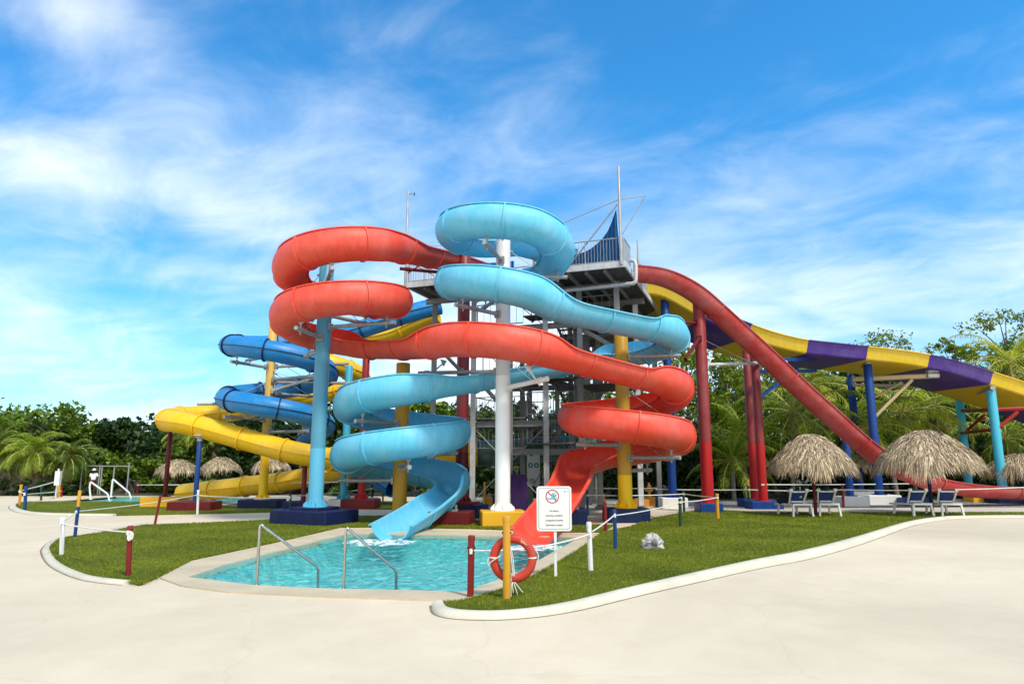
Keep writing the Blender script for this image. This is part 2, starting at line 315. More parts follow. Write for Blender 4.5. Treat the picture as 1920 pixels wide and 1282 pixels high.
# ================================================================== SETTING
def mat_grass(name='lawn'):
    m, nt, n, l, b = mat_base(name)
    col, t = noise_ramp(n, l, 0.55, 6, 0.30, 0.72, (0.110, 0.145, 0.008, 1), (0.225, 0.250, 0.018, 1), rough=0.6, dist=0.5)
    d, t2 = noise_ramp(n, l, 9, 6, 0.30, 0.65, (0.50, 0.55, 0.45, 1), (1.1, 1.08, 1.0, 1), rough=0.75)
    d2, t3 = noise_ramp(n, l, 60, 3, 0.28, 0.70, (0.45, 0.50, 0.40, 1), (1.25, 1.2, 1.1, 1), stretch=(1, 0.6, 1))
    dp, t4 = noise_ramp(n, l, 1.7, 7, 0.60, 0.78, (0, 0, 0, 1), (0.6, 0.6, 0.6, 1), rough=0.65); col = mixc(n, l, dp, col, (0.27, 0.22, 0.07, 1))
    col = mixc(n, l, 1.0, col, d, 'MULTIPLY'); col = mixc(n, l, 0.9, col, mixc(n, l, 1.0, col, d2, 'MULTIPLY'))
    l.new(col, b.inputs['Base Color']); b.inputs['Roughness'].default_value = 0.9; b.inputs['Specular IOR Level'].default_value = 0.15
    bump(n, l, b, t3.outputs['Fac'], 0.8, 0.04); return m
def mat_gravel():
    m, nt, n, l, b = mat_base('grey_gravel'); tc = n.new('ShaderNodeTexCoord'); v = n.new('ShaderNodeTexVoronoi'); v.inputs['Scale'].default_value = 14
    l.new(tc.outputs['Object'], v.inputs['Vector']); r = n.new('ShaderNodeValToRGB'); r.color_ramp.elements[0].color = (0.05, 0.05, 0.055, 1); r.color_ramp.elements[1].color = (0.42, 0.40, 0.38, 1)
    sp = n.new('ShaderNodeSeparateColor'); l.new(v.outputs['Color'], sp.inputs[0]); l.new(sp.outputs[0], r.inputs[0]); l.new(r.outputs[0], b.inputs['Base Color'])
    b.inputs['Roughness'].default_value = 0.85; bump(n, l, b, v.outputs['Distance'], 1.0, 0.05); return m
def mat_soil():  # dark greenish soil, tone varied by noise
    m, nt, n, l, b = mat_base('dark_green_soil'); col, t = noise_ramp(n, l, 1.2, 8, 0.3, 0.7, (0.030, 0.030, 0.014, 1), (0.085, 0.090, 0.030, 1)); l.new(col, b.inputs['Base Color'])
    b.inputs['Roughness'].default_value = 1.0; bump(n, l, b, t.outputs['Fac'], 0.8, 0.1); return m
def mat_pool():     # small square tiles
    m, nt, n, l, b = mat_base('pool_tiles'); tc = n.new('ShaderNodeTexCoord'); br = n.new('ShaderNodeTexBrick'); br.offset = 0; br.inputs['Scale'].default_value = 5.0
    br.inputs['Brick Width'].default_value = 0.5; br.inputs['Row Height'].default_value = 0.5; br.inputs['Mortar Size'].default_value = 0.012
    br.inputs['Color1'].default_value = (0.40, 0.82, 0.79, 1); br.inputs['Color2'].default_value = (0.30, 0.76, 0.75, 1); br.inputs['Mortar'].default_value = (0.55, 0.80, 0.76, 1)
    l.new(tc.outputs['Object'], br.inputs['Vector']); l.new(br.outputs[0], b.inputs['Base Color']); b.inputs['Roughness'].default_value = 0.35; return m
def mat_water():
    m, nt, n, l, b = mat_base('pool_water'); out = n['Material Output']
    tc = n.new('ShaderNodeTexCoord'); w1 = n.new('ShaderNodeTexNoise'); w1.inputs['Scale'].default_value = 3.6; w1.inputs['Detail'].default_value = 3; w1.inputs['Distortion'].default_value = 1.6; w1.inputs['Roughness'].default_value = 0.5
    mp = n.new('ShaderNodeMapping'); mp.inputs['Scale'].default_value = (0.8, 1.5, 1); l.new(tc.outputs['Object'], mp.inputs[0]); l.new(mp.outputs[0], w1.inputs['Vector'])
    bp = n.new('ShaderNodeBump'); bp.inputs['Strength'].default_value = 1.0; bp.inputs['Distance'].default_value = 0.05; l.new(w1.outputs['Fac'], bp.inputs['Height'])
    tr = n.new('ShaderNodeBsdfTransparent'); r0 = n.new('ShaderNodeValToRGB'); r0.color_ramp.elements[0].position = 0.38; r0.color_ramp.elements[1].position = 0.62
    r0.color_ramp.elements[0].color = (0.42, 0.82, 0.85, 1); r0.color_ramp.elements[1].color = (0.92, 1.0, 1.0, 1); l.new(w1.outputs['Fac'], r0.inputs[0]); l.new(r0.outputs[0], tr.inputs[0])
    gl = n.new('ShaderNodeBsdfGlossy'); gl.inputs['Roughness'].default_value = 0.04; l.new(bp.outputs[0], gl.inputs['Normal'])
    fr = n.new('ShaderNodeFresnel'); fr.inputs['IOR'].default_value = 1.33; l.new(bp.outputs[0], fr.inputs['Normal'])
    mx = n.new('ShaderNodeMixShader'); l.new(fr.outputs[0], mx.inputs[0]); l.new(tr.outputs[0], mx.inputs[1]); l.new(gl.outputs[0], mx.inputs[2]); l.new(mx.outputs[0], out.inputs[0]); return m
M.update(lawn=mat_grass(), gravel=mat_gravel(), soil=mat_soil(), tiles=mat_pool(), water=mat_water())
def gx(pts): return [G(a, b) for a, b in pts]
# pool outlines (water edge) and coping outer edge
POOL = gx([(352, 1084), (420, 1061), (520, 1034), (600, 1014), (655, 1001), (1088, 1008.5), (985, 1066), (940, 1087), (870, 1111), (620, 1106), (475, 1099)])
COPE = gx([(300, 1085), (360, 1053), (500, 1023), (640, 991.5), (1124, 1001.5), (1075, 1038), (1000, 1080), (935, 1108), (868, 1129), (620, 1121), (430, 1112), (340, 1100)])
LPOOL = [Vector(p) for p in ((-25.6, 39.4, 0), (-19.5, 38.2, 0), (-15.5, 39.0, 0), (-15.0, 42.0, 0), (-19.0, 45.0, 0), (-25.6, 45.2, 0))]
g = MB(); g.sheet([[(-900, -60), (900, -60), (900, 1500), (-900, 1500)], POOL, LPOOL], 0.0); structure(g, 'ground', M['plaza'])
def pool(poly, depth, wz, fine=.055, amp=1.0):
    b = MB(); n = len(poly); b.sheet([poly], -depth); inner = [(p.x, p.y, -depth) for p in poly]; top = [(p.x, p.y, -0.002) for p in poly]
    cc = sum((p for p in poly), Vector()) / n; fs = [(i, (i + 1) % n, (i + 1) % n + n, i + n) for i in range(n)]
    b.add(inner + top, [f[::-1] for f in fs]); structure(b, 'pool_basin', M['tiles'])
    # rippled surface: a fine grid a little larger than the pool, its edge under the coping
    rng = np.random.default_rng(11); x0, x1 = min(p.x for p in poly) - .05, max(p.x for p in poly) + .05; y0, y1 = min(p.y for p in poly) - .05, max(p.y for p in poly) + .05
    nx, ny = int((x1 - x0) / fine) + 1, int((y1 - y0) / fine) + 1; gx_, gy_ = np.meshgrid(np.linspace(x0, x1, nx), np.linspace(y0, y1, ny)); z = np.zeros_like(gx_)
    for k in range(64):
        wl = .14 * 5.0 ** rng.uniform(0, 1); a = rng.uniform(0, 6.283); kx, ky = 6.283 / wl * math.cos(a), 6.283 / wl * math.sin(a); ph = rng.uniform(0, 6.283, 1)
        env = .55 + .45 * np.sin(gx_ * rng.uniform(.4, 1.3) + gy_ * rng.uniform(-1.3, 1.3) + rng.uniform(0, 6.28)); z += env * wl * .0042 * amp * np.sin(kx * gx_ + ky * gy_ + ph + .8 * np.sin(gx_ * 1.7 + gy_))
    V = np.stack([gx_.ravel(), gy_.ravel(), (wz + z).ravel()], 1); i = np.arange((ny - 1) * nx).reshape(ny - 1, nx)[:, :-1].ravel(); F = np.stack([i, i + 1, i + nx + 1, i + nx], 1)
    def inside(x, y):
        c = np.zeros(len(x), bool); j = len(poly) - 1
        for q in range(len(poly)):
            a_, b_ = poly[q], poly[j]
            if a_.y != b_.y: c ^= ((a_.y > y) != (b_.y > y)) & (x < (b_.x - a_.x) * (y - a_.y) / (b_.y - a_.y) + a_.x)
            j = q
        return c
    cx, cy = V[F[:, 0], 0] + fine / 2, V[F[:, 0], 1] + fine / 2; keep = inside(cx, cy) | inside(cx + .1, cy) | inside(cx - .1, cy) | inside(cx, cy + .1) | inside(cx, cy - .1); F = F[keep]
    used, inv = np.unique(F.ravel(), return_inverse=True); o = np_mesh('pool_water', V[used], inv.reshape(-1, 4), M['water'], smooth=True); tag(o, kind='structure')
pool(POOL, 0.75, -0.10, .035, 3.4); pool(LPOOL, 0.75, -0.06, .12, .6)
def coping(outer, inner, z=0.03):
    c = MB(); c.sheet([outer, inner], z)
    for lo, flip in ((outer, 0), (inner, 1)):
        n = len(lo); c.add([(p.x, p.y, -0.12 if flip else 0) for p in lo] + [(p.x, p.y, z) for p in lo], [((i, (i + 1) % n, (i + 1) % n + n, i + n) if not flip else (i + n, (i + 1) % n + n, (i + 1) % n, i)) for i in range(n)])
    return structure(c, 'pool_coping', M['coping'])
coping(COPE, POOL)
lc = sum((p for p in LPOOL), Vector()) / len(LPOOL); coping([lc + (p - lc) * 1.08 for p in LPOOL], LPOOL)
# lawns
RL_top = [(829, 1124, .08), (840, 1136, .10), (880, 1142, .10), (960, 1141, .10), (1060, 1127, .11), (1200, 1094, .125), (1400, 1050, .15), (1500, 1031, .165), (1600, 1006, .16), (1700, 977, .13), (1760, 968, .12), (1800, 966, .11), (1880, 965, .11), (1960, 965, .11)]
def kerb_line(top):
    out = []
    for a, b, h in top: q = G(a, b, h); out.append(Vector((q.x, q.y, h)))
    return out
RLK = catmull(kerb_line(RL_top), 12); RL_kerb = [Vector((p.x, p.y, 0)) for p in RLK]
RL_rest = gx([(1960, 961.5), (1700, 962), (1430, 962), (1345, 957), (1290, 961), (1230, 972), (1180, 990), (1128, 999)])
LAWN_R = RL_kerb + RL_rest + gx([(1128, 1003), (1078, 1040), (1003, 1083), (938, 1111), (870, 1130)])
FL_kerb = gx([(112, 1011), (96, 1024), (93, 1036), (112, 1060), (168, 1084), (245, 1094)])
LAWN_F = catmull(FL_kerb, 12) + gx([(262, 1098), (292, 1085), (356, 1052), (500, 1021), (638, 989), (700, 989), (800, 990), (900, 992), (1060, 998), (1130, 998), (1150, 986), (1060, 984), (900, 978), (830, 968), (640, 969), (520, 975), (400, 981), (270, 986), (187, 1001)])
BL_kerb = gx([(218, 967), (125, 966), (62, 963), (33, 955), (30, 948), (44, 943), (78, 941)])
LAWN_B = catmull(BL_kerb, 12) + gx([(115, 940.5), (218, 941.5), (275, 942), (345, 944), (405, 948), (520, 956), (520, 960), (358, 964)])
for nm, lo in (('lawn', LAWN_R), ('lawn', LAWN_F), ('lawn', LAWN_B)):
    b = MB(); b.prism([(p.x, p.y) for p in lo], 0.0, 0.045); structure(b, nm, M['lawn'])
def kerb(path, w=0.30, h=0.13, name='kerb', hs=None):
    prof = [(0, 0), (0, .90), (-.10, 1.0), (-.45, 1.0), (-.75, .86), (-.95, .5), (-1.05, 0.0)]; rings = []
    for i, p in enumerate(path):
        t = (path[min(i + 1, len(path) - 1)] - path[max(i - 1, 0)]).normalized(); s = Vector((-t.y, t.x, 0)); hh = hs[i] if hs else h; ww = w * (hh / .12) ** .6 if hs else w
        rings.append([p + s * q[0] * ww + Vector((0, 0, q[1] * hh)) for q in prof])
    b = MB(); b.mi = 1; b.loft([[r[-1] + Vector((0, 0, .004)), r[-1] + (r[-1] - r[0]).normalized() * .035 + Vector((0, 0, .004))] for r in rings], closed=False); b.mi = 0; b.loft(rings, False, False, closed=False); b.add(rings[0], [tuple(range(len(prof)))]); b.add(rings[-1], [tuple(range(len(prof) - 1, -1, -1))]); structure(b, name, [M['kerb'], M['seam']], smooth=True, auto=50)
kerb(RL_kerb, 0.20, hs=[p.z for p in RLK]); kerb(catmull(FL_kerb, 12), 0.15, 0.07); kerb(catmull(list(reversed(BL_kerb)), 12), 0.24, 0.10)
# gravel beds, rear path, dark soil under the trees
b = MB(); b.prism([(p.x, p.y) for p in gx([(400, 951), (440, 944), (560, 938), (660, 940), (700, 944), (640, 951), (560, 958), (480, 957)])], 0, 0.02); structure(b, 'gravel', M['gravel'])
b = MB(); b.prism([(p.x, p.y) for p in gx([(1225, 951), (1240, 940), (1400, 936), (1700, 936), (1980, 934), (1980, 951), (1600, 953), (1300, 954)])], 0, 0.02); structure(b, 'gravel', M['gravel'])
b = MB(); b.prism([(p.x, p.y) for p in gx([(1215, 967), (1285, 958), (1340, 954.6), (1600, 953.6), (1980, 951.6), (1980, 960.8), (1700, 961.4), (1430, 961.4), (1345, 956.4), (1290, 960.2), (1230, 971)])], 0, 0.035); structure(b, 'path', M['path'])
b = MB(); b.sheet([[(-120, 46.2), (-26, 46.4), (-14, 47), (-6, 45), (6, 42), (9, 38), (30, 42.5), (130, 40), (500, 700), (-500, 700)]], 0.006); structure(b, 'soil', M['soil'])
b = MB(); b.sheet([[(8.2, 36.2), (20, 37.2), (46, 38.6), (46, 44.2), (20, 44), (9, 42)]], 0.012); structure(b, 'lawn', M['lawn'])
b = MB(); b.sheet([[(-9.5, 33), (-2, 33), (-1, 38.5), (-9, 40.5), (-13, 40)]], 0.012); structure(b, 'lawn', M['lawn'])
# short grass blades on the lawns: one countless stand
def blades():
    rng = np.random.default_rng(5); V = []
    def inside(poly, x, y):
        c = np.zeros(len(x), bool); n = len(poly); j = n - 1
        for i in range(n):
            xi, yi, xj, yj = poly[i].x, poly[i].y, poly[j].x, poly[j].y
            if yi != yj: c ^= ((yi > y) != (yj > y)) & (x < (xj - xi) * (y - yi) / (yj - yi) + xi)
            j = i
        return c
    for poly, dens in ((LAWN_R, 900), (LAWN_F, 700), (LAWN_B, 160)):
        xs = [p.x for p in poly]; ys = [p.y for p in poly]; A = (max(xs) - min(xs)) * (max(ys) - min(ys)); N = int(A * dens)
        x = rng.uniform(min(xs), max(xs), N); y = rng.uniform(min(ys), max(ys), N)
        keep = inside(poly, x, y) & (rng.random(N) < np.clip((13.0 / np.maximum(y, 1)) ** 1.6, 0.08, 1)); x = x[keep]; y = y[keep]; n = len(x)
        a = rng.uniform(0, 6.283, n); h = rng.uniform(0.015, 0.045, n) * (0.7 + 0.6 * rng.random(n)); w = 0.007 * np.clip(y / 12, 1, 2.4); lx = rng.normal(0, 0.022, n); ly = rng.normal(0, 0.022, n)
        z0 = np.full(n, 0.04)
        # ragged fringe along the edges
        for q in range(len(poly)):
            A_, B_ = poly[q], poly[(q + 1) % len(poly)]; Lq = (B_ - A_).length; m_ = int(Lq * min(dens, 420) * float(np.clip((13.0 / max((A_.y + B_.y) / 2, 1)) ** 1.6, .08, 1)))
            if m_ < 1 or Lq > 60: continue
            f = rng.random(m_); x_ = A_.x + (B_.x - A_.x) * f + rng.normal(0, .035, m_); y_ = A_.y + (B_.y - A_.y) * f + rng.normal(0, .035, m_)
            x = np.r_[x, x_]; y = np.r_[y, y_]; a = np.r_[a, rng.uniform(0, 6.283, m_)]; h = np.r_[h, rng.uniform(.02, .06, m_)]; w = np.r_[w, .007 * np.clip(y_ / 12, 1, 2.4)]; lx = np.r_[lx, rng.normal(0, .03, m_)]; ly = np.r_[ly, rng.normal(0, .03, m_)]; z0 = np.r_[z0, np.full(m_, .03)]
        v = np.stack([np.stack([x - np.cos(a) * w, y - np.sin(a) * w, z0], 1), np.stack([x + np.cos(a) * w, y + np.sin(a) * w, z0], 1), np.stack([x + lx, y + ly, z0 + h], 1)], 1)
        V.append(v.reshape(-1, 3))
    V = np.concatenate(V); o = np_mesh('grass', V, np.arange(len(V)).reshape(-1, 3), M['blade']); tag(o, 'short mown green grass covering the lawns round the slide pool', 'grass', kind='stuff')
blades()
# ================================================================== WATER SLIDES
def resample(ctrl, step=0.16, smooth=6):
    """ctrl rows: x, y, z, left wall angle, right wall angle -> even samples, softened"""
    A = np.array(ctrl, float); d = np.r_[0, np.cumsum(np.linalg.norm(np.diff(A[:, :3], axis=0), axis=1))]
    n = max(int(d[-1] / step), 8); s = np.linspace(0, d[-1], n)
    B = np.stack([np.interp(s, d, A[:, k]) for k in range(A.shape[1])], 1)
    for _ in range(smooth):
        C = B.copy(); C[1:-1] = 0.25 * B[:-2] + 0.5 * B[1:-1] + 0.25 * B[2:]; B = C
    return B
def arc(cx, cy, r, a0, a1, z0, z1, al, ar, n=None):
    n = n or max(int(abs(a1 - a0) / 8), 2)
    return [(cx + r * math.cos(R_(a0 + (a1 - a0) * i / n)), cy + r * math.sin(R_(a0 + (a1 - a0) * i / n)), z0 + (z1 - z0) * i / n, al, ar) for i in range(n + 1)]
def frames(B):
    p = B[:, :3]; t = np.gradient(p, axis=0); t /= np.linalg.norm(t, axis=1)[:, None]; up = np.array([0, 0, 1.0])
    s = np.cross(t, up); s /= np.linalg.norm(s, axis=1)[:, None]; u = np.cross(s, t); return p, t, s, u
def flume(name, label, cat, ctrl, mat, R=0.64, sect=2.1, th=0.03, lip=0.085, group=None, smooth=3, rib=0.05, nprof=22, mats=None, seclens=None):
    B = resample(ctrl, 0.15, smooth); p, t, s, u = frames(B); N = len(B); root = thing(name, label, cat, tuple(p[0]), group)
    L = np.r_[0, np.cumsum(np.linalg.norm(np.diff(p, axis=0), axis=1))]
    def prof(i, r, lipw=0.0):
        al, ar = R_(B[i, 3]), R_(B[i, 4]); out = []
        a = np.linspace(-al, ar, nprof); return [p[i] + s[i] * (math.sin(x) * r) - u[i] * (math.cos(x) * r) for x in a]
    def ring(i):
        outer = prof(i, R); inner = prof(i, R - th)[::-1]; al, ar = R_(B[i, 3]), R_(B[i, 4])
        upv = u[i] * 0.012
        # lips stand level and outward of each wall head
        lo = outer[0] - s[i] * lip; ro = outer[-1] + s[i] * lip; e = u[i] * 0.035
        return [lo - e, lo + upv] + [inner[-1] + upv] + inner[::-1][1:-1] + [inner[0] + upv, ro + upv, ro - e] + outer[::-1]
    ns = max(1, round(L[-1] / sect)); cuts = [int(np.searchsorted(L, L[-1] * k / ns)) for k in range(ns + 1)]; cuts[-1] = N - 1
    if seclens: cuts = [min(int(np.searchsorted(L, x)), N - 1) for x in seclens]
    for k in range(len(cuts) - 1):
        i0, i1 = cuts[k], cuts[k + 1]
        if i1 <= i0: continue
        b = MB(); b.loft([ring(i)[::-1] for i in range(i0, i1 + 1)], k == 0, k == len(cuts) - 2)
        mm = mats[k % len(mats)] if mats else mat
        sec = b.obj('flume_section', mm, root, smooth=True, auto=40)
        if k > 0 and rib > 0:       # bolted joint flange at the seam
            b = MB(); i = i0; w = 0.028; rings = []
            a0 = prof(i, R - 0.004); a1 = prof(i, R + rib)
            b.loft([[x - t[i] * w for x in a0], [x - t[i] * w for x in a1], [x + t[i] * w for x in a1], [x + t[i] * w for x in a0]], False, False, closed=False)
            b.add([a0[0] - t[i] * w, a1[0] - t[i] * w, a1[0] + t[i] * w, a0[0] + t[i] * w], [(0, 1, 2, 3)]); b.add([a0[-1] - t[i] * w, a1[-1] - t[i] * w, a1[-1] + t[i] * w, a0[-1] + t[i] * w], [(3, 2, 1, 0)])
            b.obj('joint_flange', mm, sec, smooth=True, auto=40)
    return root, B
def tube_slide(name, label, cat, ctrl, mat, R=0.5, sect=2.2, group=None, smooth=6, rmat=None):
    B = resample([tuple(c[:3]) for c in ctrl], 0.18, smooth); p, t, s, u = frames(B); N = len(B); root = thing(name, label, cat, tuple(p[0]), group)
    L = np.r_[0, np.cumsum(np.linalg.norm(np.diff(p, axis=0), axis=1))]; n = 22
    def ring(i, r): return [p[i] + s[i] * math.sin(2 * math.pi * k / n) * r - u[i] * math.cos(2 * math.pi * k / n) * r for k in range(n)]
    ns = max(1, round(L[-1] / sect)); cuts = [int(np.searchsorted(L, L[-1] * k / ns)) for k in range(ns + 1)]; cuts[-1] = N - 1
    for k in range(ns):
        i0, i1 = cuts[k], cuts[k + 1]; b = MB(); b.loft([ring(i, R)[::-1] for i in range(i0, i1 + 1)])
        b.loft([ring(i, R - 0.03) for i in range(i0, i1 + 1)])
        if k == 0: b.loft([ring(i0, R), ring(i0, R - 0.03)])
        if k == ns - 1: b.loft([ring(i1, R - 0.03), ring(i1, R)])
        sec = b.obj('tube_section', mat, root, smooth=True, auto=40)
        b = MB()
        for sg in (-1, 1):        # lengthwise seam where the two half shells are bolted
            b.loft([[p[i] + s[i] * sg * (R - .005) - u[i] * .012, p[i] + s[i] * sg * (R + .045) - u[i] * .012, p[i] + s[i] * sg * (R + .045) + u[i] * .012, p[i] + s[i] * sg * (R - .005) + u[i] * .012] for i in range(i0, i1 + 1)], True, True)
        b.obj('seam_flange', rmat or mat, sec)
        if k > 0:
            b = MB(); i = i0; w = 0.03; b.loft([[x - t[i] * w for x in ring(i, R - .004)], [x - t[i] * w for x in ring(i, R + .065)], [x + t[i] * w for x in ring(i, R + .065)], [x + t[i] * w for x in ring(i, R - .004)]]); b.obj('joint_flange', rmat or mat, sec, smooth=True, auto=40)
    return root, B
HI, LO, ST = 140, 78, 92       # wall angle on the outside of a bend, on its inside, on a straight
C1 = (-6.47, 25.4); C2 = (-0.27, 24.7); C3 = (-4.24, 26.5); C4 = (4.39, 26.5); C5 = (4.45, 27.1); RH = 2.0
def Zp(py, Y): return P(960, py, Y).z
# --- red body slide: tower -> left coil (clockwise) -> long front sweep -> right coil (anticlockwise) -> pool
rs = [(-1.75, 31.2, 11.35, ST, ST), (-2.8, 28.8, 11.05, ST, ST), (-3.95, 26.1, 10.55, ST, ST)]
rs += arc(*C1, RH, -14, -30, 10.3, 10.2, 125, LO, 2)
rs += arc(*C1, RH, -30, -340, 10.15, 8.35, HI, LO)
rs += arc(*C1, RH, -340, -630, 8.35, 7.05, HI, LO)
rs += arc(*C1, RH, -630, -680, 7.0, 6.85, 110, 84, 4)
rs += [(-4.3, 26.0, 6.72, ST, ST), (-3.35, 24.75, 6.55, ST, ST), (-3.05, 24.35, 6.5, 95, 105)]
rs += [(-2.65, 23.85, 6.45, LO, 130), (-2.0, 23.2, 6.40, LO, HI), (-1.2, 22.75, 6.32, LO, HI), (-0.3, 22.6, 6.22, LO, HI), (0.55, 22.75, 6.10, LO, HI), (1.2, 23.05, 6.0, 80, 130), (1.7, 23.3, 5.93, 88, 100), (2.2, 23.5, 5.87, ST, ST), (4.3, 24.42, 5.48, ST, ST), (4.8, 24.62, 5.40, ST, 94)]
rs += arc(*C4, RH, -62, -45, 5.25, 5.12, LO, 128, 2)
rs += arc(*C4, RH, -45, 180, 5.08, 3.90, LO, HI)
rs += arc(*C4, RH, 180, 470, 3.90, 2.55, LO, HI)
rs += arc(*C4, RH, 470, 528, 2.5, 2.05, LO, 128, 7)
rs += [(2.32, 25.9, 1.85, 82, 110), (2.1, 25.0, 1.55, 88, 95), (1.7, 23.6, 1.18, 88, 92), (1.2, 21.8, 0.78, 88, 90), (0.85, 20.5, 0.54, 86, 88), (0.62, 19.6, 0.46, 80, 80)]
red_slide, RB = flume('body_slide', 'red open body slide coiling on the left and again on the right before the pool', 'water slide', rs, M['red_gel'], group='open body slides')
# --- light blue body slide
bs = [(2.4, 29.6, 11.5, ST, ST), (1.6, 28.4, 11.3, ST, ST)]
bs += arc(*C2, RH, 75, 110, 11.08, 11.0, LO, 125, 4)
bs += arc(*C2, RH, 110, 300, 10.98, 10.38, LO, HI)
bs += arc(*C2, RH, 300, 660, 10.36, 7.98, LO, HI)
bs += [(1.3, 23.3, 7.74, 84, 122), (1.85, 23.55, 7.64, ST, 96), (2.4, 23.8, 7.56, ST, ST), (4.5, 24.8, 7.36, ST, ST), (5.0, 25.05, 7.31, ST, 94)]
bs += arc(*C5, RH, -66, -50, 7.28, 7.25, LO, 124, 2)
bs += arc(*C5, RH, -50, 100, 7.23, 6.80, LO, HI)
bs += [(3.75, 29.02, 6.72, 88, 100), (3.2, 28.75, 6.6, ST, ST), (-2.0, 25.55, 5.30, ST, ST), (-2.6, 25.2, 5.18, 96, ST)]
bs += arc(*C3, RH, -58, -75, 4.98, 4.88, 124, LO, 2)
bs += arc(*C3, RH, -75, -360, 4.85, 3.32, HI, LO)
bs += arc(*C3, RH, -360, -690, 3.32, 1.64, HI, LO)
bs += arc(*C3, RH, -690, -738, 1.60, 1.32, 132, 80, 5)
bs += [(-2.42, 25.6, 1.22, 104, 84), (-2.62, 24.9, 1.06, 92, 88), (-3.0, 23.3, 0.74, 90, 88), (-3.35, 22.0, 0.54, 88, 86), (-3.62, 20.95, 0.46, 80, 80)]
cyan_slide, CB = flume('body_slide', 'light blue open body slide looping highest round the white column and ending in the pool', 'water slide', bs, M['cyan_gel'], group='open body slides')
# --- dark blue tube slide
C6 = (-11.7, 34.0); r6 = 2.4
ts = [(-4.0, 37.0, 10.75)] + [(-5.3, 36.7, 10.35), (-8.6, 36.4, 9.15)]
ts += arc(*C6, r6, 80, 180, 8.6, 8.05, 0, 0) + arc(*C6, r6, 180, 360, 8.0, 6.80, 0, 0) + arc(*C6, r6, 360, 540, 6.75, 5.45, 0, 0) + arc(*C6, r6, 540, 720, 5.4, 4.15, 0, 0) + arc(*C6, r6, 720, 790, 4.1, 3.6, 0, 0)
ts += [(-11.0, 36.9, 3.1), (-11.0, 38.2, 2.5), (-9.6, 39.0, 1.9), (-7.5, 38.6, 1.3), (-6.4, 37.6, 0.8)]
blue_slide, BB = tube_slide('tube_slide', 'dark blue closed tube slide coiling round the yellow column', 'tube slide', ts, M['blue_gel'], 0.50, rmat=M['navy'], group='closed tube slides')
# --- yellow tube slide
C8 = (-10.5, 37.6); r8 = 2.2
ys = [(-4.3, 38.6, 10.6), (-5.6, 38.9, 10.1), (-7.0, 39.3, 9.55)]
ys += arc(*C8, r8, 90, 180, 9.0, 8.3, 0, 0) + arc(*C8, r8, 180, 360, 8.25, 6.75, 0, 0) + arc(*C8, r8, 360, 450, 6.7, 6.2, 0, 0)
ys += [(-12.0, 39.4, 5.8), (-13.2, 38.5, 5.5), (-14.2, 37.6, 5.15)]
ys += arc(-15.1, 35.0, 2.3, 82, 262, 4.95, 4.0, 0, 0)
ys += [(-14.4, 32.55, 3.75), (-10.6, 32.0, 2.75)]
ys += arc(-9.95, 33.95, 1.95, -90, 92, 2.6, 1.55, 0, 0)
ys += [(-11.8, 36.3, 1.2), (-14.0, 37.0, 0.95), (-18.2, 38.5, 0.50)]
yellow_slide, YB = tube_slide('tube_slide', 'bright yellow closed tube slide sweeping far left and down into the rear pool', 'tube slide', ys, M['yellow_gel'], 0.51, group='closed tube slides')
# --- green and yellow tube behind the tower
b0 = resample([(-3.6, 36.5, 2.75), (6.5, 37.3, 2.75)], 0.2, 0)
gt, GB = tube_slide('tube_slide', 'dark green tube slide with a yellow collar behind the tower legs', 'tube slide', [(-4.4, 36.6, 2.5), (-2.3, 36.5, 2.62), (5.5, 37.2, 3.1)], M['green_gel'], 0.66, sect=2.4, group='closed tube slides')
for sec in gt.children:
    if sec.location.length < 1e9 and sec == gt.children[0]: sec.data.materials[0] = M['yellow_gel']
# --- faded red speed slide on the right
X0, Y0, K0 = 5.45, 30.0, 0.28
sp = [(x, y) for x, y in ((1178, 505), (1200, 507), (1235, 512), (1272, 526), (1310, 549), (1350, 584), (1395, 625), (1450, 676), (1505, 728), (1560, 777), (1610, 822), (1655, 856), (1700, 881), (1750, 899), (1800, 908), (1850, 913), (1930, 916), (2040, 920), (2150, 924))]
sp = catmull([onplane(x, y, X0, Y0, K0) for x, y in sp], 6)
speed, SB = flume('speed_slide', 'faded red straight speed slide plunging from the tower towards the right', 'water slide', [(v.x, v.y, v.z, 96, 96) for v in sp], M['faded_gel'], R=0.56, sect=4.6, smooth=2, lip=0.06, rib=0.05)
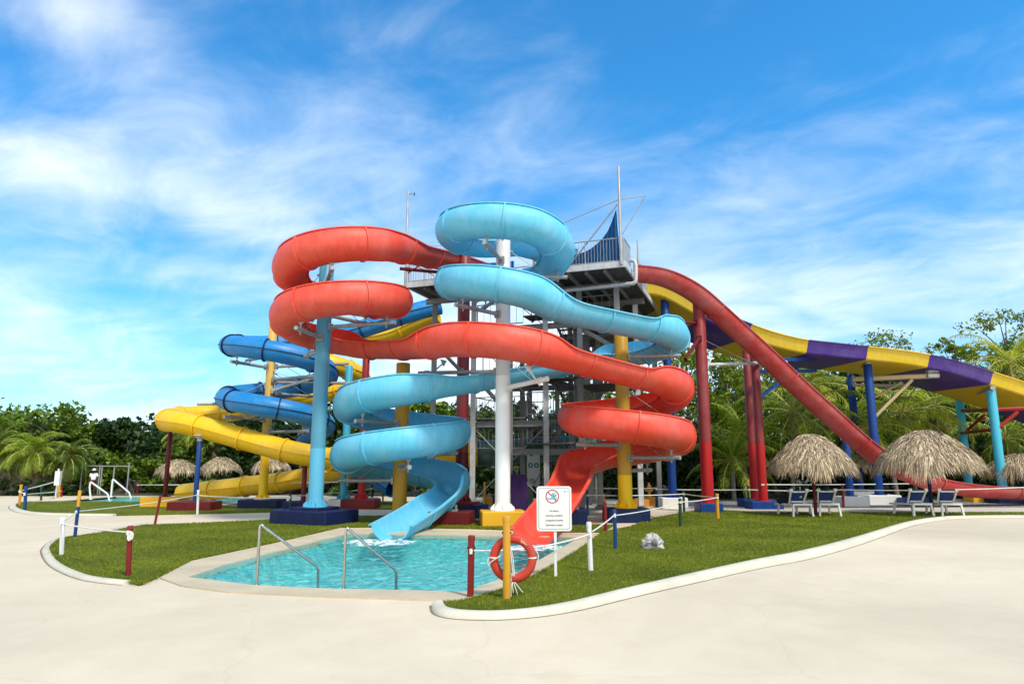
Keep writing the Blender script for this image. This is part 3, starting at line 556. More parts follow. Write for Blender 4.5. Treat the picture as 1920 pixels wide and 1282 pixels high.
# --- wide yellow and purple family slide
def wide_slide():
    pts = [(1196, 524), (1225, 524), (1252, 531), (1285, 549), (1320, 569), (1360, 588), (1400, 604), (1440, 619), (1480, 630), (1515, 637), (1570, 643), (1625, 649), (1690, 656), (1740, 664), (1800, 678), (1855, 695), (1920, 716), (1990, 740), (2080, 775)]
    X1, Y1, K1 = 6.3, 33.3, 0.20; pp = [onplane(x, y, X1, Y1, K1) for x, y in pts]; dense = catmull(pp, 8)
    A = np.array([(v.x, v.y, v.z, 0, 0) for v in dense]); A = resample(A, 0.25, 4); p, t, s, u = frames(A)
    pxs = [960 + 1280 * (q[0] / ((q[1] * _c + (q[2] - CAMH) * _s))) for q in p]
    cutpx = [-1e9, 1262, 1320, 1402, 1515, 1625, 1741, 1856, 1975, 1e9]; cols = ['lemon', 'lemon', 'purple', 'lemon', 'purple', 'lemon', 'purple', 'lemon', 'purple']
    root = thing('family_slide', 'wide yellow and purple striped family slide running down to the right', 'water slide', tuple(p[0]))
    Wd, Hh = 4.5, 0.66
    for k in range(len(cutpx) - 1):
        idx = [i for i in range(len(p)) if cutpx[k] <= pxs[i] <= cutpx[k + 1]]
        if not idx: continue
        if idx[-1] + 1 < len(p): idx.append(idx[-1] + 1)
        b = MB(); rings = []
        for i in idx:      # near lip is the path; s points to the viewer's side, so the trough spreads to -s
            o = p[i]; n_ = -s[i]; up = np.array([0, 0, 1.0]) * 0.4 + u[i] * 0.6; e = .04
            pr = [(-.10, .0), (-.10, -.05), (-.02, -.05), (.16, -Hh + .02), (.24, -Hh - .04), (Wd - .24, -Hh - .04), (Wd - .16, -Hh + .02), (Wd + .02, -.05), (Wd + .10, -.05), (Wd + .10, 0), (Wd - .02, 0), (Wd - .2, -Hh + .05), (Wd - .28, -Hh), (.28, -Hh), (.2, -Hh + .05), (.02, 0)]
            rings.append([o + n_ * a + up * c for a, c in pr])
        b.loft([r[::-1] for r in rings], k == 0 or True, True); b.obj('slide_section', M[cols[k] + '_gel'], root, smooth=True, auto=14)
    return root, p, s
fam, FP, FS = wide_slide()
# whitish foam where the two body slides meet the pool
def foam(cx, cy, rx, ry, seed):
    m = bpy.data.materials.get('pool_foam')
    if not m:
        m, nt, n, l, b = mat_base('pool_foam'); b.inputs['Base Color'].default_value = (0.82, 0.90, 0.90, 1); b.inputs['Roughness'].default_value = 0.6
        col, t = noise_ramp(n, l, 7.0, 6, 0.42, 0.55, (0, 0, 0, 1), (1, 1, 1, 1), rough=0.7); l.new(col, b.inputs['Alpha'])
    rng = random.Random(seed); b = MB(); n = 40; rings = []
    for k, z in ((1.0, 0), (.8, .015), (.5, .03), (.2, .035)):
        rings.append([(cx + rx * k * math.cos(2 * math.pi * i / n) * (1 + .25 * rng.random()), cy + ry * k * math.sin(2 * math.pi * i / n) * (1 + .25 * rng.random()), -0.094 + z * (0.6 + rng.random())) for i in range(n)])
    b.loft(rings, False, True); o = b.obj('foam', m, smooth=True, auto=180); return tag(o, 'white foam churned up at the foot of the ' + ('light blue' if cx < -2 else 'red') + ' slide', 'foam', kind='stuff')
foam(-3.85, 20.6, 0.95, 0.85, 1); foam(0.6, 19.3, 0.75, 0.6, 2)
# ================================================================== SUPPORT COLUMNS
_two = {}
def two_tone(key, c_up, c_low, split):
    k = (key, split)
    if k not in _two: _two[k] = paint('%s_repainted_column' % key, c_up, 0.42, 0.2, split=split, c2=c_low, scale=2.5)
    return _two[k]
def column(label, mat, x, y, z1, dia, foot=None, footmat=None, footh=0.45, step=None, stepmat=None, gusset=True, rz=0.0, name='support_column', group=None, z0=0.0, cap=True):
    root = thing(name, label, 'column', (x, y, 0), group); zb = footh if foot else z0
    if step: zb += 0.10
    r = dia / 2; b = MB(); b.lathe([(r, zb + .03), (r, z1 - .02), (r - .015, z1)], (x, y, 0), 24); b.obj('pipe', mat, root, smooth=True)
    b = MB(); b.lathe([(r + .17, zb), (r + .17, zb + .035), (r * .5, zb + .036)], (x, y, 0), 24)
    if gusset:
        for k in range(8):
            a = k * math.pi / 4 + rz; ca, sa = math.cos(a), math.sin(a); q = lambda d, z, o: (x + ca * d - sa * o, y + sa * d + ca * o, z)
            b.loft([[q(r - .01, zb + .03, o), q(r + .155, zb + .03, o), q(r + .155, zb + .10, o), q(r - .01, zb + .27, o)] for o in (-.012, .012)], True, True)
    b.obj('base_plate', mat, root)
    if foot:
        b = MB(); b.block((x, y, 0), (foot[0], foot[1], footh), rz); b.obj('footing', footmat, root)
        if step: b = MB(); b.block((x, y, footh), (step, step, 0.10), rz, 0.015); b.obj('footing_step', stepmat or footmat, root)
    return root
def arm(root, z, tip, mat=None, r=0.075, hang=None, brace=True):
    """horizontal steel pipe from the column axis, with clamp plate, hanger to the slide above and a tie rod"""
    x, y = root.location.x, root.location.y; mat = mat or M['steel']; a = Vector((x, y, z)); t = Vector(tip); d = (t - a).normalized()
    b = MB(); b.tube([a + d * .2, t + d * .35], r, 10); b.tube([t + d * .34, t + d * .36], r * 1.06, 10)
    b.box((a + d * .30).to_tuple(), (.07, .26, .26), math.atan2(d.y, d.x)); o = b.obj('support_arm', mat, root, smooth=True)
    if hang is not None:
        h = Vector(hang); b = MB(); b.tube([t - Vector((0, 0, .18)), h], .028, 8); b.tube([t - d * .09, t + d * .09], r * 1.3, 10)
        p = d.cross(Vector((0, 0, 1))).normalized(); b.add([h + p * .22 + Vector((0, 0, .10)), h - p * .22 + Vector((0, 0, .10)), h - p * .03 - Vector((0, 0, .12)), h + p * .03 - Vector((0, 0, .12)), h + p * .22 + d * .02 + Vector((0, 0, .10)), h - p * .22 + d * .02 + Vector((0, 0, .10)), h - p * .03 + d * .02 - Vector((0, 0, .12)), h + p * .03 + d * .02 - Vector((0, 0, .12))], [(0, 1, 2, 3), (7, 6, 5, 4), (0, 3, 7, 4), (1, 5, 6, 2)])
        b.obj('hanger', mat, o)
    if brace:
        b = MB(); q = a + Vector((0, 0, 1.0)) + d * .25; b.tube([q, a + d * ((t - a).length * .8) + Vector((0, 0, .06))], .014, 6); b.tube([q + (a - q) * .0, q + Vector((0, 0, -.02)) + d * .12], .035, 6); b.obj('tie_rod', mat, root)
    return o
def coil_arms(root, C, r, B, band, zs=None, every=120, start=0, R=0.64, mat=None):
    """arms from a column to the underside of every turn that coils round it"""
    last = None
    x, y = root.location.x, root.location.y; pts = [Vector(q[:3]) for q in B if abs(math.hypot(q[0] - C[0], q[1] - C[1]) - r) < 0.25 and band[0] < q[2] < band[1]]
    acc = 0; 
    for i, p in enumerate(pts):
        if last is None: last = p; acc = start * r * R_(1)
        acc += (p - last).length; last = p
        if acc >= every * R_(1) * r:
            acc = 0; z = p.z - R - 0.28; arm(root, z, (p.x, p.y, z), mat, hang=(p.x, p.y, p.z - R + .02))
COLB = (0.028, 0.185, 0.27); COLBL = (0.085, 0.40, 0.62)
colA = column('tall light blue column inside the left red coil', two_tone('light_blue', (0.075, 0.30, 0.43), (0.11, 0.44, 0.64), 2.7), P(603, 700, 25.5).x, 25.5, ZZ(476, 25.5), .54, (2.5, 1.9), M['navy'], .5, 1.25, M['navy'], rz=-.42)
coil_arms(colA, C1, RH, RB, (7.0, 10.2), every=95, start=40)
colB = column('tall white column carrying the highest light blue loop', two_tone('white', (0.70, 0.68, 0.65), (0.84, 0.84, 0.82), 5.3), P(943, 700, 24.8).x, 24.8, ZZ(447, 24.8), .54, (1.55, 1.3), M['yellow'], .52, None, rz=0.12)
coil_arms(colB, C2, RH, CB, (8.2, 10.7), every=110, start=60)
arm(colB, ZZ(727, 24.5), P(1012, 713, 23.6), M['white'], hang=P(990, 690, 23.1), r=.09); arm(colB, ZZ(699, 25.2), P(800, 699, 26.2), hang=P(832, 680, 24), brace=False); arm(colB, ZZ(560, 24.8), P(1010, 578, 24.3), hang=None)
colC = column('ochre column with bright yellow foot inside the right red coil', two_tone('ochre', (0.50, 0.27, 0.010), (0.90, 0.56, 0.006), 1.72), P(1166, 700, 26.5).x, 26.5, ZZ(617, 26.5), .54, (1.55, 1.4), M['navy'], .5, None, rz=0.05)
coil_arms(colC, C4, RH, RB, (2.4, 5.3), every=100, start=30, mat=M['steel'])
coil_arms(colC, C5, RH, CB, (6.5, 7.6), every=75, start=20)
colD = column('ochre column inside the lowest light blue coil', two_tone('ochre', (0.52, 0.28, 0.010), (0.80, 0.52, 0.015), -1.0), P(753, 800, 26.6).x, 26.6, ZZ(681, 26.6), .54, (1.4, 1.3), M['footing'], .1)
coil_arms(colD, C3, RH, CB, (1.6, 5.2), every=100, start=10)
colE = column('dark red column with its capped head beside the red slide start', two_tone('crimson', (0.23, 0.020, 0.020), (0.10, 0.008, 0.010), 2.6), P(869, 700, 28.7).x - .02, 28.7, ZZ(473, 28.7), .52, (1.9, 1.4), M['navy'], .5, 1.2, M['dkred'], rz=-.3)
arm(colE, ZZ(515, 28.7), P(765, 505, 29.0), M['dkred'], hang=P(798, 490, 28.6), brace=False); arm(colE, ZZ(700, 28.7), P(830, 660, 26.0))
colF = column('slim yellow column inside the dark blue tube coil', two_tone('sand', (0.66, 0.42, 0.08), (0.90, 0.56, 0.012), 3.4), C6[0] + (503 - 519) / 1280 * 34, 34.0, ZZ(612, 34.0), .42, (1.9, 1.4), M['navy'], .42, None)
coil_arms(colF, C6, r6, BB, (3.6, 8.4), every=88, start=60, R=.5)
arm(colF, ZZ(757, 34), P(385, 757, 32.5)); arm(colF, ZZ(688, 34), P(640, 682, 34)); arm(colF, ZZ(717, 34), P(655, 718, 34.2), brace=False); arm(colF, ZZ(735, 34), P(575, 712, 32.8), M['pale_steel'])
column('slim light blue column behind the upper light blue coil', M['cyan'], P(650, 800, 34.5).x, 34.5, ZZ(686, 34.5), .38, (1.3, 1.1), M['white'], .4)
colR2 = column('slim dark red column behind the left red coil', M['red'], P(682, 800, 34.0).x, 34.0, ZZ(655, 34.0), .36, (1.7, 1.3), M['dkred'], .45)
arm(colR2, ZZ(668, 34), P(745, 664, 33.2), brace=False)
column('thin oxide red post under the far left bend of the yellow tube', M['dkred'], P(316, 850, 34.9).x, 34.9, ZZ(806, 34.9), .22, (1.9, 1.1), M['yellow'], .5, gusset=False)
cb = column('thin blue post under the front of the yellow tube', M['blue'], P(373, 850, 32.4).x, 32.4, ZZ(826, 32.4), .22, (2.0, 1.3), M['dkred'], .42, gusset=False)
cr = column('short oxide red post under the yellow tube beside the light blue column', M['dkred'], P(573, 850, 32.2).x, 32.2, ZZ(866, 32.2), .22, (1.5, 1.2), M['navy'], .42, gusset=False)
for c_, p_ in ((cb, (373, 818, 32.25)), (cr, (573, 858, 32.1))):
    b = MB(); q = P(*p_); zt = c_.location; b.lathe([(.11, 0), (.13, .02), (.10, .10), (.30, .26), (.30, .30)], (c_.location.x, c_.location.y, q.z - .22), 12); b.obj('cradle', M['pale_steel'], c_, smooth=True)
# right hand columns
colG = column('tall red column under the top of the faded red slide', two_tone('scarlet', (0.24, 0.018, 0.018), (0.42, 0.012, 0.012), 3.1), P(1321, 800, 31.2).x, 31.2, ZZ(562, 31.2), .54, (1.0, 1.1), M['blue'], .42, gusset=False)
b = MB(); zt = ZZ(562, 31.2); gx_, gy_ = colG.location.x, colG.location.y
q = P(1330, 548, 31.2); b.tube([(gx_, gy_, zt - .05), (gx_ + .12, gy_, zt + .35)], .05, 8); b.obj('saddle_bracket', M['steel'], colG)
arm(colG, ZZ(684, 31.2), P(1465, 679, 33.6), M['pale_steel'], r=.08, brace=False); arm(colG, ZZ(605, 31.2), P(1284, 605, 30.6), M['dkred'], brace=False); arm(colG, ZZ(631, 31.2), P(1288, 668, 29.0), M['dkred'], brace=False)
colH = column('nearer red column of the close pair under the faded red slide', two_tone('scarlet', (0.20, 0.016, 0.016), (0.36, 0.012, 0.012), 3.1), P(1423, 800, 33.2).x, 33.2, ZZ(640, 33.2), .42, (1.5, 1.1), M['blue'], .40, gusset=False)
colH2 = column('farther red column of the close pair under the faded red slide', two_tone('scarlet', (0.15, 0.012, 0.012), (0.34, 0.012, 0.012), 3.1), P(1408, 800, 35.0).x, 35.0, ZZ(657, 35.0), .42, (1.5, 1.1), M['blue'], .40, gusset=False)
for c_ in (colH,):
    b = MB(); z = ZZ(640, 33.2); b.lathe([(.12, z), (.16, z + .10), (.05, z + .22), (.05, z + .36)], (c_.location.x, c_.location.y, 0), 12); b.obj('saddle_bracket', M['steel'], c_, smooth=True)
    b = MB(); b.beam(P(1423, 676, 33.2), P(1535, 672, 37.2), .14, .18); b.beam(P(1416, 697, 34), P(1530, 695, 37.2), .14, .18); b.beam(P(1420, 748, 33.6), P(1496, 690, 36.2), .12, .14); b.obj('truss_beam', M['blue'], c_)
    b = MB(); b.tube([P(1322, 638, 31.3), P(1412, 682, 33.4)], .018, 6); b.obj('tie_rod', M['steel'], c_)
def frame(label, pn, pf, mat, Yn, Yf, yt, dia, footn, footmat, far=True, cross=True):
    """one leg of a portal frame that holds the wide slide; the near leg carries the cross pipe"""
    n_ = column(label[0], mat, P(pn, 800, Yn).x, Yn, ZZ(yt[0], Yn), dia, footn, footmat, .5, gusset=False)
    f_ = column(label[1], mat, P(pf, 800, Yf).x, Yf, ZZ(yt[1], Yf), dia, footn, footmat, .5, gusset=False)
    a = Vector((n_.location.x, n_.location.y, ZZ(yt[0], Yn) + .12)); c = Vector((f_.location.x, f_.location.y, ZZ(yt[1], Yf) + .12)); d = (c - a).normalized()
    b = MB(); b.tube([a - d * .35, c + d * .35], .12, 12); b.tube([a - d * .36, a - d * .30], .14, 12); b.box((a.x, a.y, a.z - .13), (.34, .34, .05)); b.obj('cross_pipe', M['steel'], n_, smooth=True); return n_, f_
n1, f1 = frame(('near blue leg right of the left thatched parasol, its head under a purple slide band', 'far blue leg behind the left thatched parasol'), 1637, 1603, M['blue'], 36.9, 41.9, (683, 704), .44, (1.7, 1.2), M['white'])
b = MB(); b.tube([P(1598, 711, 37.9), P(1760, 704, 37.2)], .14, 12); b.tube([P(1600, 722, 41.5), P(1745, 724, 42)], .10, 10); b.tube([P(1642, 780, 37.6), P(1710, 712, 37.3)], .09, 10); b.tube([P(1640, 745, 38.6), P(1690, 716, 39)], .07, 8); b.obj('bracket_beam', M['tan'], n1, smooth=True)
b = MB()
for px_, py_ in ((1741, 697),): q = P(px_, py_, 37.2); b.tube([q + Vector((-.1, 0, 0)), q + Vector((.5, 0, .1))], .15, 10); b.box((q.x + .1, q.y, q.z - .22), (.5, .4, .2))
b.obj('saddle_bracket', M['steel'], n1, smooth=True)
column('short blue post with a white cap beside the left thatched parasol', M['blue'], P(1588, 850, 35.6).x, 35.6, ZZ(796, 35.6), .36, (1.3, 1.1), M['white'], .5, gusset=False)
n2, f2 = frame(('near turquoise leg under the last yellow band of the wide slide', 'far turquoise leg behind the right thatched parasol'), 1866, 1804, M['cyan'], 37.9, 42.8, (732, 751), .46, (1.4, 1.2), M['navy'])
b = MB(); b.tube([P(1800, 770, 43), P(1862, 768, 38.2), P(1960, 764, 37.6)], .11, 10); b.tube([P(1800, 812, 43), P(1862, 805, 38.2)], .10, 10); b.tube([P(1868, 805, 37.8), P(1908, 772, 37.6)], .10, 10); b.tube([P(1812, 808, 42), P(1845, 778, 39.6)], .08, 8); b.obj('truss_beam', M['red'], n2, smooth=True)
colK = column('dark blue column between the right red coil and the tall red column', M['blue'], P(1258, 850, 34.3).x, 34.3, ZZ(556, 34.3), .42, (1.25, 1.0), M['white'], .5, gusset=True)
b = MB(); z = ZZ(556, 34.3); b.box((colK.location.x, 34.3, z + .12), (.42, .42, .22)); b.tube([(colK.location.x - .5, 34.3, z + .3), (colK.location.x + .5, 34.3, z + .3)], .12, 10); b.obj('saddle_bracket', M['dksteel'], colK, smooth=True)
# loose footing blocks standing on the ground without a column in view
def foot(label, mat, pl, pr, yb, h, depth=1.1, rz=0.0, extra=None):
    a, c = G(pl, yb), G(pr, yb); w = (c.x - a.x); root = thing('footing_block', label, 'concrete block', ((a.x + c.x) / 2, a.y + depth / 2, 0), 'painted concrete footings'); b = MB(); b.block(tuple(root.location), (w, depth, h), rz); b.obj('block', mat, root)
    b = MB(); b.box((root.location.x, root.location.y, h + .02), (w * .3, depth * .4, .05)); b.lathe([(.05, 0), (.05, .16), (.03, .18)], (root.location.x + w * .1, root.location.y, h + .03), 8); b.obj('anchor_plate', M['steel'], root); return root
foot('dark red block under the light blue slide end', M['dkred'], 803, 884, 986, .48, 1.2, rz=-.12)
foot('low white block between the light blue column and the lowest coil', M['white'], 632, 697, 948, .36, 1.5, rz=-.1)
foot('navy block behind the no swimming sign', M['navy'], 1062, 1102, 986, .55, 1.4)
foot('orange block left of the orange hydrant', M['orange'], 1180, 1218, 950, .36, .9)
foot('small yellow block under the run-out of the faded red slide', M['yellow'], 1786, 1820, 933, .35, .8); foot('long yellow block at the right end under the red run-out', M['yellow'], 1826, 1906, 942, .40, .9)
foot('blue block behind the rightmost sun lounger', M['blue'], 1700, 1745, 949, .40, .9)
foot('white block below the red post behind the yellow tube', M['white'], 562, 590, 938, .35, .9)
foot('orange block beside the yellow post under the tower', M['orange'], 1098, 1135, 943, .5, .9); foot('orange block left of the white column under the tower', M['orange'], 905, 925, 948, .42, .8)
# ================================================================== STEEL STAIR TOWER
TO = Vector((-4.9, 30.8, 0)); TU = Vector((.94, -.342, 0)); TV = Vector((.342, .94, 0)); TRZ = math.atan2(TU.y, TU.x)
def T(u, v, z=0.0): return TO + TU * u + TV * v + Vector((0, 0, z))
DZ = 10.35
tower = thing('slide_tower', 'grey steel stair tower with a railed top deck behind the coiled slides', 'tower', tuple(T(6, 3)))
cols = [(0.25, 2.5, DZ, 0), (2.56, 2.0, DZ, 1), (6.1, 2.0, DZ, 1), (9.4, 2.0, DZ, 0), (3.0, 5.2, 8.6, 0), (6.4, 5.2, DZ, 0), (9.6, 5.6, DZ, 1), (6.6, 9.6, DZ, 0), (9.9, 9.6, DZ, 0), (4.5, 3.4, 8.4, 0), (4.6, 9.0, 8.4, 0), (4.4, 2.0, 8.4, 0), (7.7, 2.0, DZ, 0), (5.1, 5.2, 8.4, 0), (7.7, 5.5, DZ, 0), (8.2, 9.6, DZ, 0), (3.6, 7.2, 8.4, 0)]
for u, v, h, whitish in cols:
    b = MB(); p = T(u, v); b.ibeam(p + Vector((0, 0, .1)), p + Vector((0, 0, h - .25)), .24, .24, .02); o = b.obj('tower_leg', M['pale_steel' if whitish else 'dksteel'], tower)
    b = MB(); b.box((p.x, p.y, .07), (.5, .5, .10), TRZ); b.box((p.x, p.y, .17), (.34, .34, .06), TRZ); b.obj('base_plate', M['dksteel'], o)
def deck(poly, z, name='deck', th=.10):
    b = MB(); b.prism([(p.x, p.y) for p in poly], z - th, z); n = len(poly); b.add([(p.x, p.y, z - th) for p in poly], [tuple(range(n - 1, -1, -1))]); return b.obj(name, M['grating'], tower)
deck([T(0, 0), T(10.2, 0), T(10.2, 10.6), T(5.2, 10.6), T(5.2, 2.8), T(0, 2.8)], DZ)
def beams(lst, z, h=.22, w=.12, name='edge_beam', mat='dksteel'):
    b = MB()
    for (u0, v0), (u1, v1) in lst: b.ibeam(T(u0, v0, z), T(u1, v1, z), w, h, .018)
    return b.obj(name, M[mat], tower)
b = MB()
for a, c in (((0, 0), (10.2, 0)), ((10.2, 0), (10.2, 10.6)), ((0, 0), (0, 2.8)), ((0, 2.8), (5.2, 2.8)), ((5.2, 2.8), (5.2, 10.6)), ((5.2, 10.6), (10.2, 10.6))): b.beam(T(*a, DZ - .06), T(*c, DZ - .06), .08, .26)
b.obj('edge_beam', M['pale_steel'], tower)
beams([((u, .05), (u, 2.75)) for u in (.9, 1.8, 2.7, 3.6, 4.5)] + [((u, .05), (u, 10.5)) for u in (5.3, 6.1, 6.9, 7.7, 8.5, 9.3)], DZ - .22, .18, .09, 'deck_joist', 'dksteel')
beams([((0, 2.0), (10, 2.0)), ((5.2, 5.4), (10.1, 5.4)), ((5.2, 9.6), (10.1, 9.6))], DZ - .42, .26, .14, 'cross_beam', 'dksteel')
# intermediate levels
for lv, segs in ((8.3, [((2.4, 2.0), (9.5, 2.0)), ((2.8, 5.2), (9.7, 5.4)), ((2.56, 2), (3, 5.2)), ((9.4, 2), (9.6, 5.6))]), (5.85, [((2.56, 2.0), (6.2, 2.0)), ((6.1, 2), (6.4, 5.2)), ((3, 5.2), (9.7, 5.4)), ((6.2, 2.0), (9.4, 2.0))][:3]), (3.9, [((2.4, 2.0), (6.3, 2.0)), ((2.8, 5.2), (6.5, 5.2)), ((2.56, 2), (3, 5.2))]), (2.65, [((4.4, 2.0), (9.6, 2.0)), ((3, 5.2), (9.7, 5.4)), ((6.1, 2), (6.4, 5.2)), ((9.4, 2), (9.6, 5.6))])):
    beams(segs, lv, .26, .14, 'level_beam', 'dksteel')
deck([T(3.0, 2.1), T(5.0, 2.1), T(5.0, 5.1), T(3.0, 5.1)], 5.95, 'landing', .05); deck([T(2.7, 2.1), T(5.1, 2.1), T(5.1, 5.1), T(3.0, 5.1)], 4.0, 'landing', .05)
deck([T(2.7, 2.1), T(5.0, 2.1), T(5.0, 5.1), T(3.0, 5.1)], 8.4, 'landing', .05); deck([T(7.4, 2.1), T(9.4, 2.1), T(9.5, 5.1), T(7.4, 5.1)], 8.4, 'landing', .05); deck([T(7.4, 2.1), T(9.4, 2.1), T(9.5, 5.1), T(7.4, 5.1)], 2.75, 'landing', .05)
deck([T(5.2, 2.05), T(9.4, 2.05), T(9.5, 2.5), T(5.2, 2.5)], 5.95, 'landing', .05); deck([T(2.6, 5.3), T(9.6, 5.5), T(9.8, 8.6), T(4.6, 8.6)], 8.4, 'landing', .06); deck([T(7.5, 2.4), T(9.5, 2.4), T(9.6, 5.3), T(7.5, 5.3)], 5.6, 'landing', .06)
# switchback stair: flights run front to back, in two lanes
z = 0.1; rise = 1.44
for k in range(7):
    lane = 5.25 if k % 2 == 0 else 6.35; v0, v1 = (2.6, 5.6) if k % 2 == 0 else (5.6, 2.6); b = MB(); n = 8
    for j in range(n):
        f = (j + .5) / n; p = T(lane + .45, v0 + (v1 - v0) * f, z + rise * (j + 1) / n); b.box(tuple(p), (.9, .27, .05), TRZ)
    b.obj('stair_treads', M['dksteel'], tower); b = MB()
    for s_ in (0, .92): b.beam(T(lane + s_, v0, z), T(lane + s_, v1, z + rise), .04, .24)
    b.obj('stringer', M['dksteel'], tower); b = MB()
    for s_ in (0, .92):
        for hh in (.55, 1.0): b.tube([T(lane + s_, v0, z + hh), T(lane + s_, v1, z + rise + hh)], .022, 6)
        for f in (0, .5, 1): b.tube([T(lane + s_, v0 + (v1 - v0) * f, z + rise * f), T(lane + s_, v0 + (v1 - v0) * f, z + rise * f + 1.0)], .022, 6)
    b.obj('handrail', M['dksteel'], tower); ve = v1 + (.55 if v1 > v0 else -.55); b = MB(); b.box(tuple(T(6.25, ve, z + rise)), (2.1, 1.05, .06), TRZ); b.obj('landing', M['grating'], tower); z += rise
# louvred screens and extra guard rails round the stair
def screen(u0, v0, u1, v1, z0, z1):
    b = MB(); A, C = T(u0, v0), T(u1, v1); n = 9; L = (C - A).length
    for k in range(n): q = A.lerp(C, (k + .5) / n); b.box((q.x, q.y, (z0 + z1) / 2), (L / n * .82, .03, z1 - z0), math.atan2((C - A).y, (C - A).x))
    b.box((((A + C) / 2).x, ((A + C) / 2).y, z0 + .04), (L, .06, .08), math.atan2((C - A).y, (C - A).x)); b.box((((A + C) / 2).x, ((A + C) / 2).y, z1 - .04), (L, .06, .08), math.atan2((C - A).y, (C - A).x)); return b.obj('screen', M['dksteel'], tower)
screen(7.35, 2.2, 7.35, 5.3, 4.4, 8.2); screen(7.5, 5.6, 9.5, 5.7, 5.7, 8.2); screen(7.45, 2.3, 7.45, 5.3, .3, 2.6)
# railings
def rail(a, c, z, h=1.1, mat='steel', step=.13, gaps=()):
    A, C = T(*a, z), T(*c, z); L = (C - A).length; d = (C - A) / L; b = MB()
    for hh in (.12, h): b.tube([A + Vector((0, 0, hh)), C + Vector((0, 0, hh))], .026, 6)
    n = int(L / step)
    for i in range(n + 1):
        q = A + d * (L * i / n); b.tube([q + Vector((0, 0, .02 if i % 12 == 0 else .12)), q + Vector((0, 0, h))], .026 if i % 12 == 0 else .010, 5, False)
    return b.obj('railing', M[mat], tower)
rail((.05, .05), (3.2, .05), DZ); rail((6.9, .05), (10.1, .05), DZ); rail((10.15, .1), (10.15, 1.6), DZ); rail((10.15, 4.2), (10.15, 6.2), DZ); rail((.05, .1), (.05, 2.7), DZ); rail((.1, 2.75), (5.1, 2.75), DZ); rail((5.3, 10.5), (10.1, 10.5), DZ)
rail((2.7, 2.05), (5.0, 2.05), 2.70, step=.2, mat='dksteel'); rail((2.6, 2.05), (5.1, 2.05), 4.05, step=.5, mat='dksteel'); rail((2.7, 5.15), (5.0, 5.15), 4.05, step=.4, mat='dksteel'); rail((2.7, 2.1), (5.0, 2.1), 8.45, step=.3, mat='dksteel'); rail((7.4, 2.1), (9.4, 2.1), 8.45, step=.3, mat='dksteel')
for z_ in (2.9, 4.2, 5.75, 7.2): rail((5.2, 2.02), (7.4, 2.02), z_, step=.24, mat='dksteel')
for z_ in (4.2, 5.75, 7.2): rail((5.2, 6.2), (7.4, 6.2), z_, step=.24, mat='dksteel')
rail((2.7, 2.1), (2.95, 5.1), 4.05, step=.3, mat='dksteel'); rail((7.5, 5.3), (9.5, 5.5), 5.65, step=.2, mat='dksteel'); rail((7.4, 2.1), (9.4, 2.1), 2.8, step=.2, mat='dksteel'); rail((7.4, 5.1), (9.5, 5.2), 2.8, step=.3, mat='dksteel'); rail((3.0, 2.1), (5.0, 2.1), 6.0, step=.3, mat='dksteel')
# cross bracing rods, water pipe, masts
for (u0, v0, z0), (u1, v1, z1) in (((2.56, 2, .4), (6.1, 2, 3.8)), ((6.1, 2, .4), (2.56, 2, 3.8)), ((2.56, 2, 4.1), (6.1, 2, 7.9)), ((6.1, 2, 4.2), (2.56, 2, 8)), ((6.1, 2, .4), (9.4, 2, 2.6)), ((9.6, 5.5, 3), (6.4, 5.2, 8)), ((6.4, 5.2, 3), (9.6, 5.5, 8)), ((6.1, 2, 8.3), (4.0, 2, 10.1)), ((6.4, 5.2, 8.3), (9.6, 5.5, 10.1)), ((9.4, 2, 8.0), (6.1, 2, 10.1))):
    b = MB(); b.tube([T(u0, v0, z0), T(u1, v1, z1)], .022, 6); b.obj('brace_rod', M['steel'], tower)
for p_, q_ in (((6.5, 2.2, 8.9), (9.2, 2.2, 7.2)), ((6.5, 5.0, 8.2), (9.4, 5.2, 6.0)), ((3.0, 2.2, 5.7), (4.4, 2.2, 4.2))):
    b = MB(); b.beam(T(*p_), T(*q_), .08, .18); b.obj('knee_brace', M['dksteel'], tower)
b = MB(); b.tube(catmull([T(3.0, 1.2, DZ - .75), T(9.6, 1.2, DZ - .62), T(10.3, 1.2, DZ - .60), T(10.42, 1.2, DZ - .4), T(10.42, 1.2, DZ + .3), T(10.2, 1.2, DZ + .42)], 4), .085, 10); b.tube(catmull([T(7.0, 1.3, DZ - .72), T(7.0, 1.3, DZ - 1.5), T(7.2, 1.8, DZ - 1.9), T(7.8, 3.2, DZ - 2.3)], 4), .085, 10); b.tube([T(6.6, 1.3, DZ - 1.72), T(8.6, 1.3, DZ - 1.72)], .05, 8); b.obj('water_pipe', M['pale_steel'], tower, smooth=True)
def mast(u, v, z0, z1, r=.06):
    b = MB(); p = T(u, v); b.lathe([(r * 1.2, z0), (r * 1.2, z0 + 1.2), (r, z0 + 1.25), (r * .85, z1 - .03), (r * .5, z1)], (p.x, p.y, 0), 10); return b.obj('mast', M['steel'], tower, smooth=True)
m1 = mast(10.05, -.06, DZ - .1, ZZ(312, 27.3)); m2 = mast(-.06, .0, DZ - .6, ZZ(358, 30.8)); mast(10.1, 4.0, DZ, ZZ(452, 31.2), .05)
for p_, q_, r_ in (((10.05, -.06, 13.1), (11.1, .3, 13.25), .02), ((11.1, .3, 13.25), (10.1, .1, 11.6), .02), ((10.05, -.06, 13.1), (7.3, .0, 12.3), .02), ((-.05, 0, 12.2), (3.4, 0, 11.8), .012), ((7.6, .25, DZ), (9.95, -.02, 12.9), .035)):
    b = MB(); b.tube([T(*p_), T(*q_)], r_, 8); b.obj('stay_rod', M['steel'], tower)
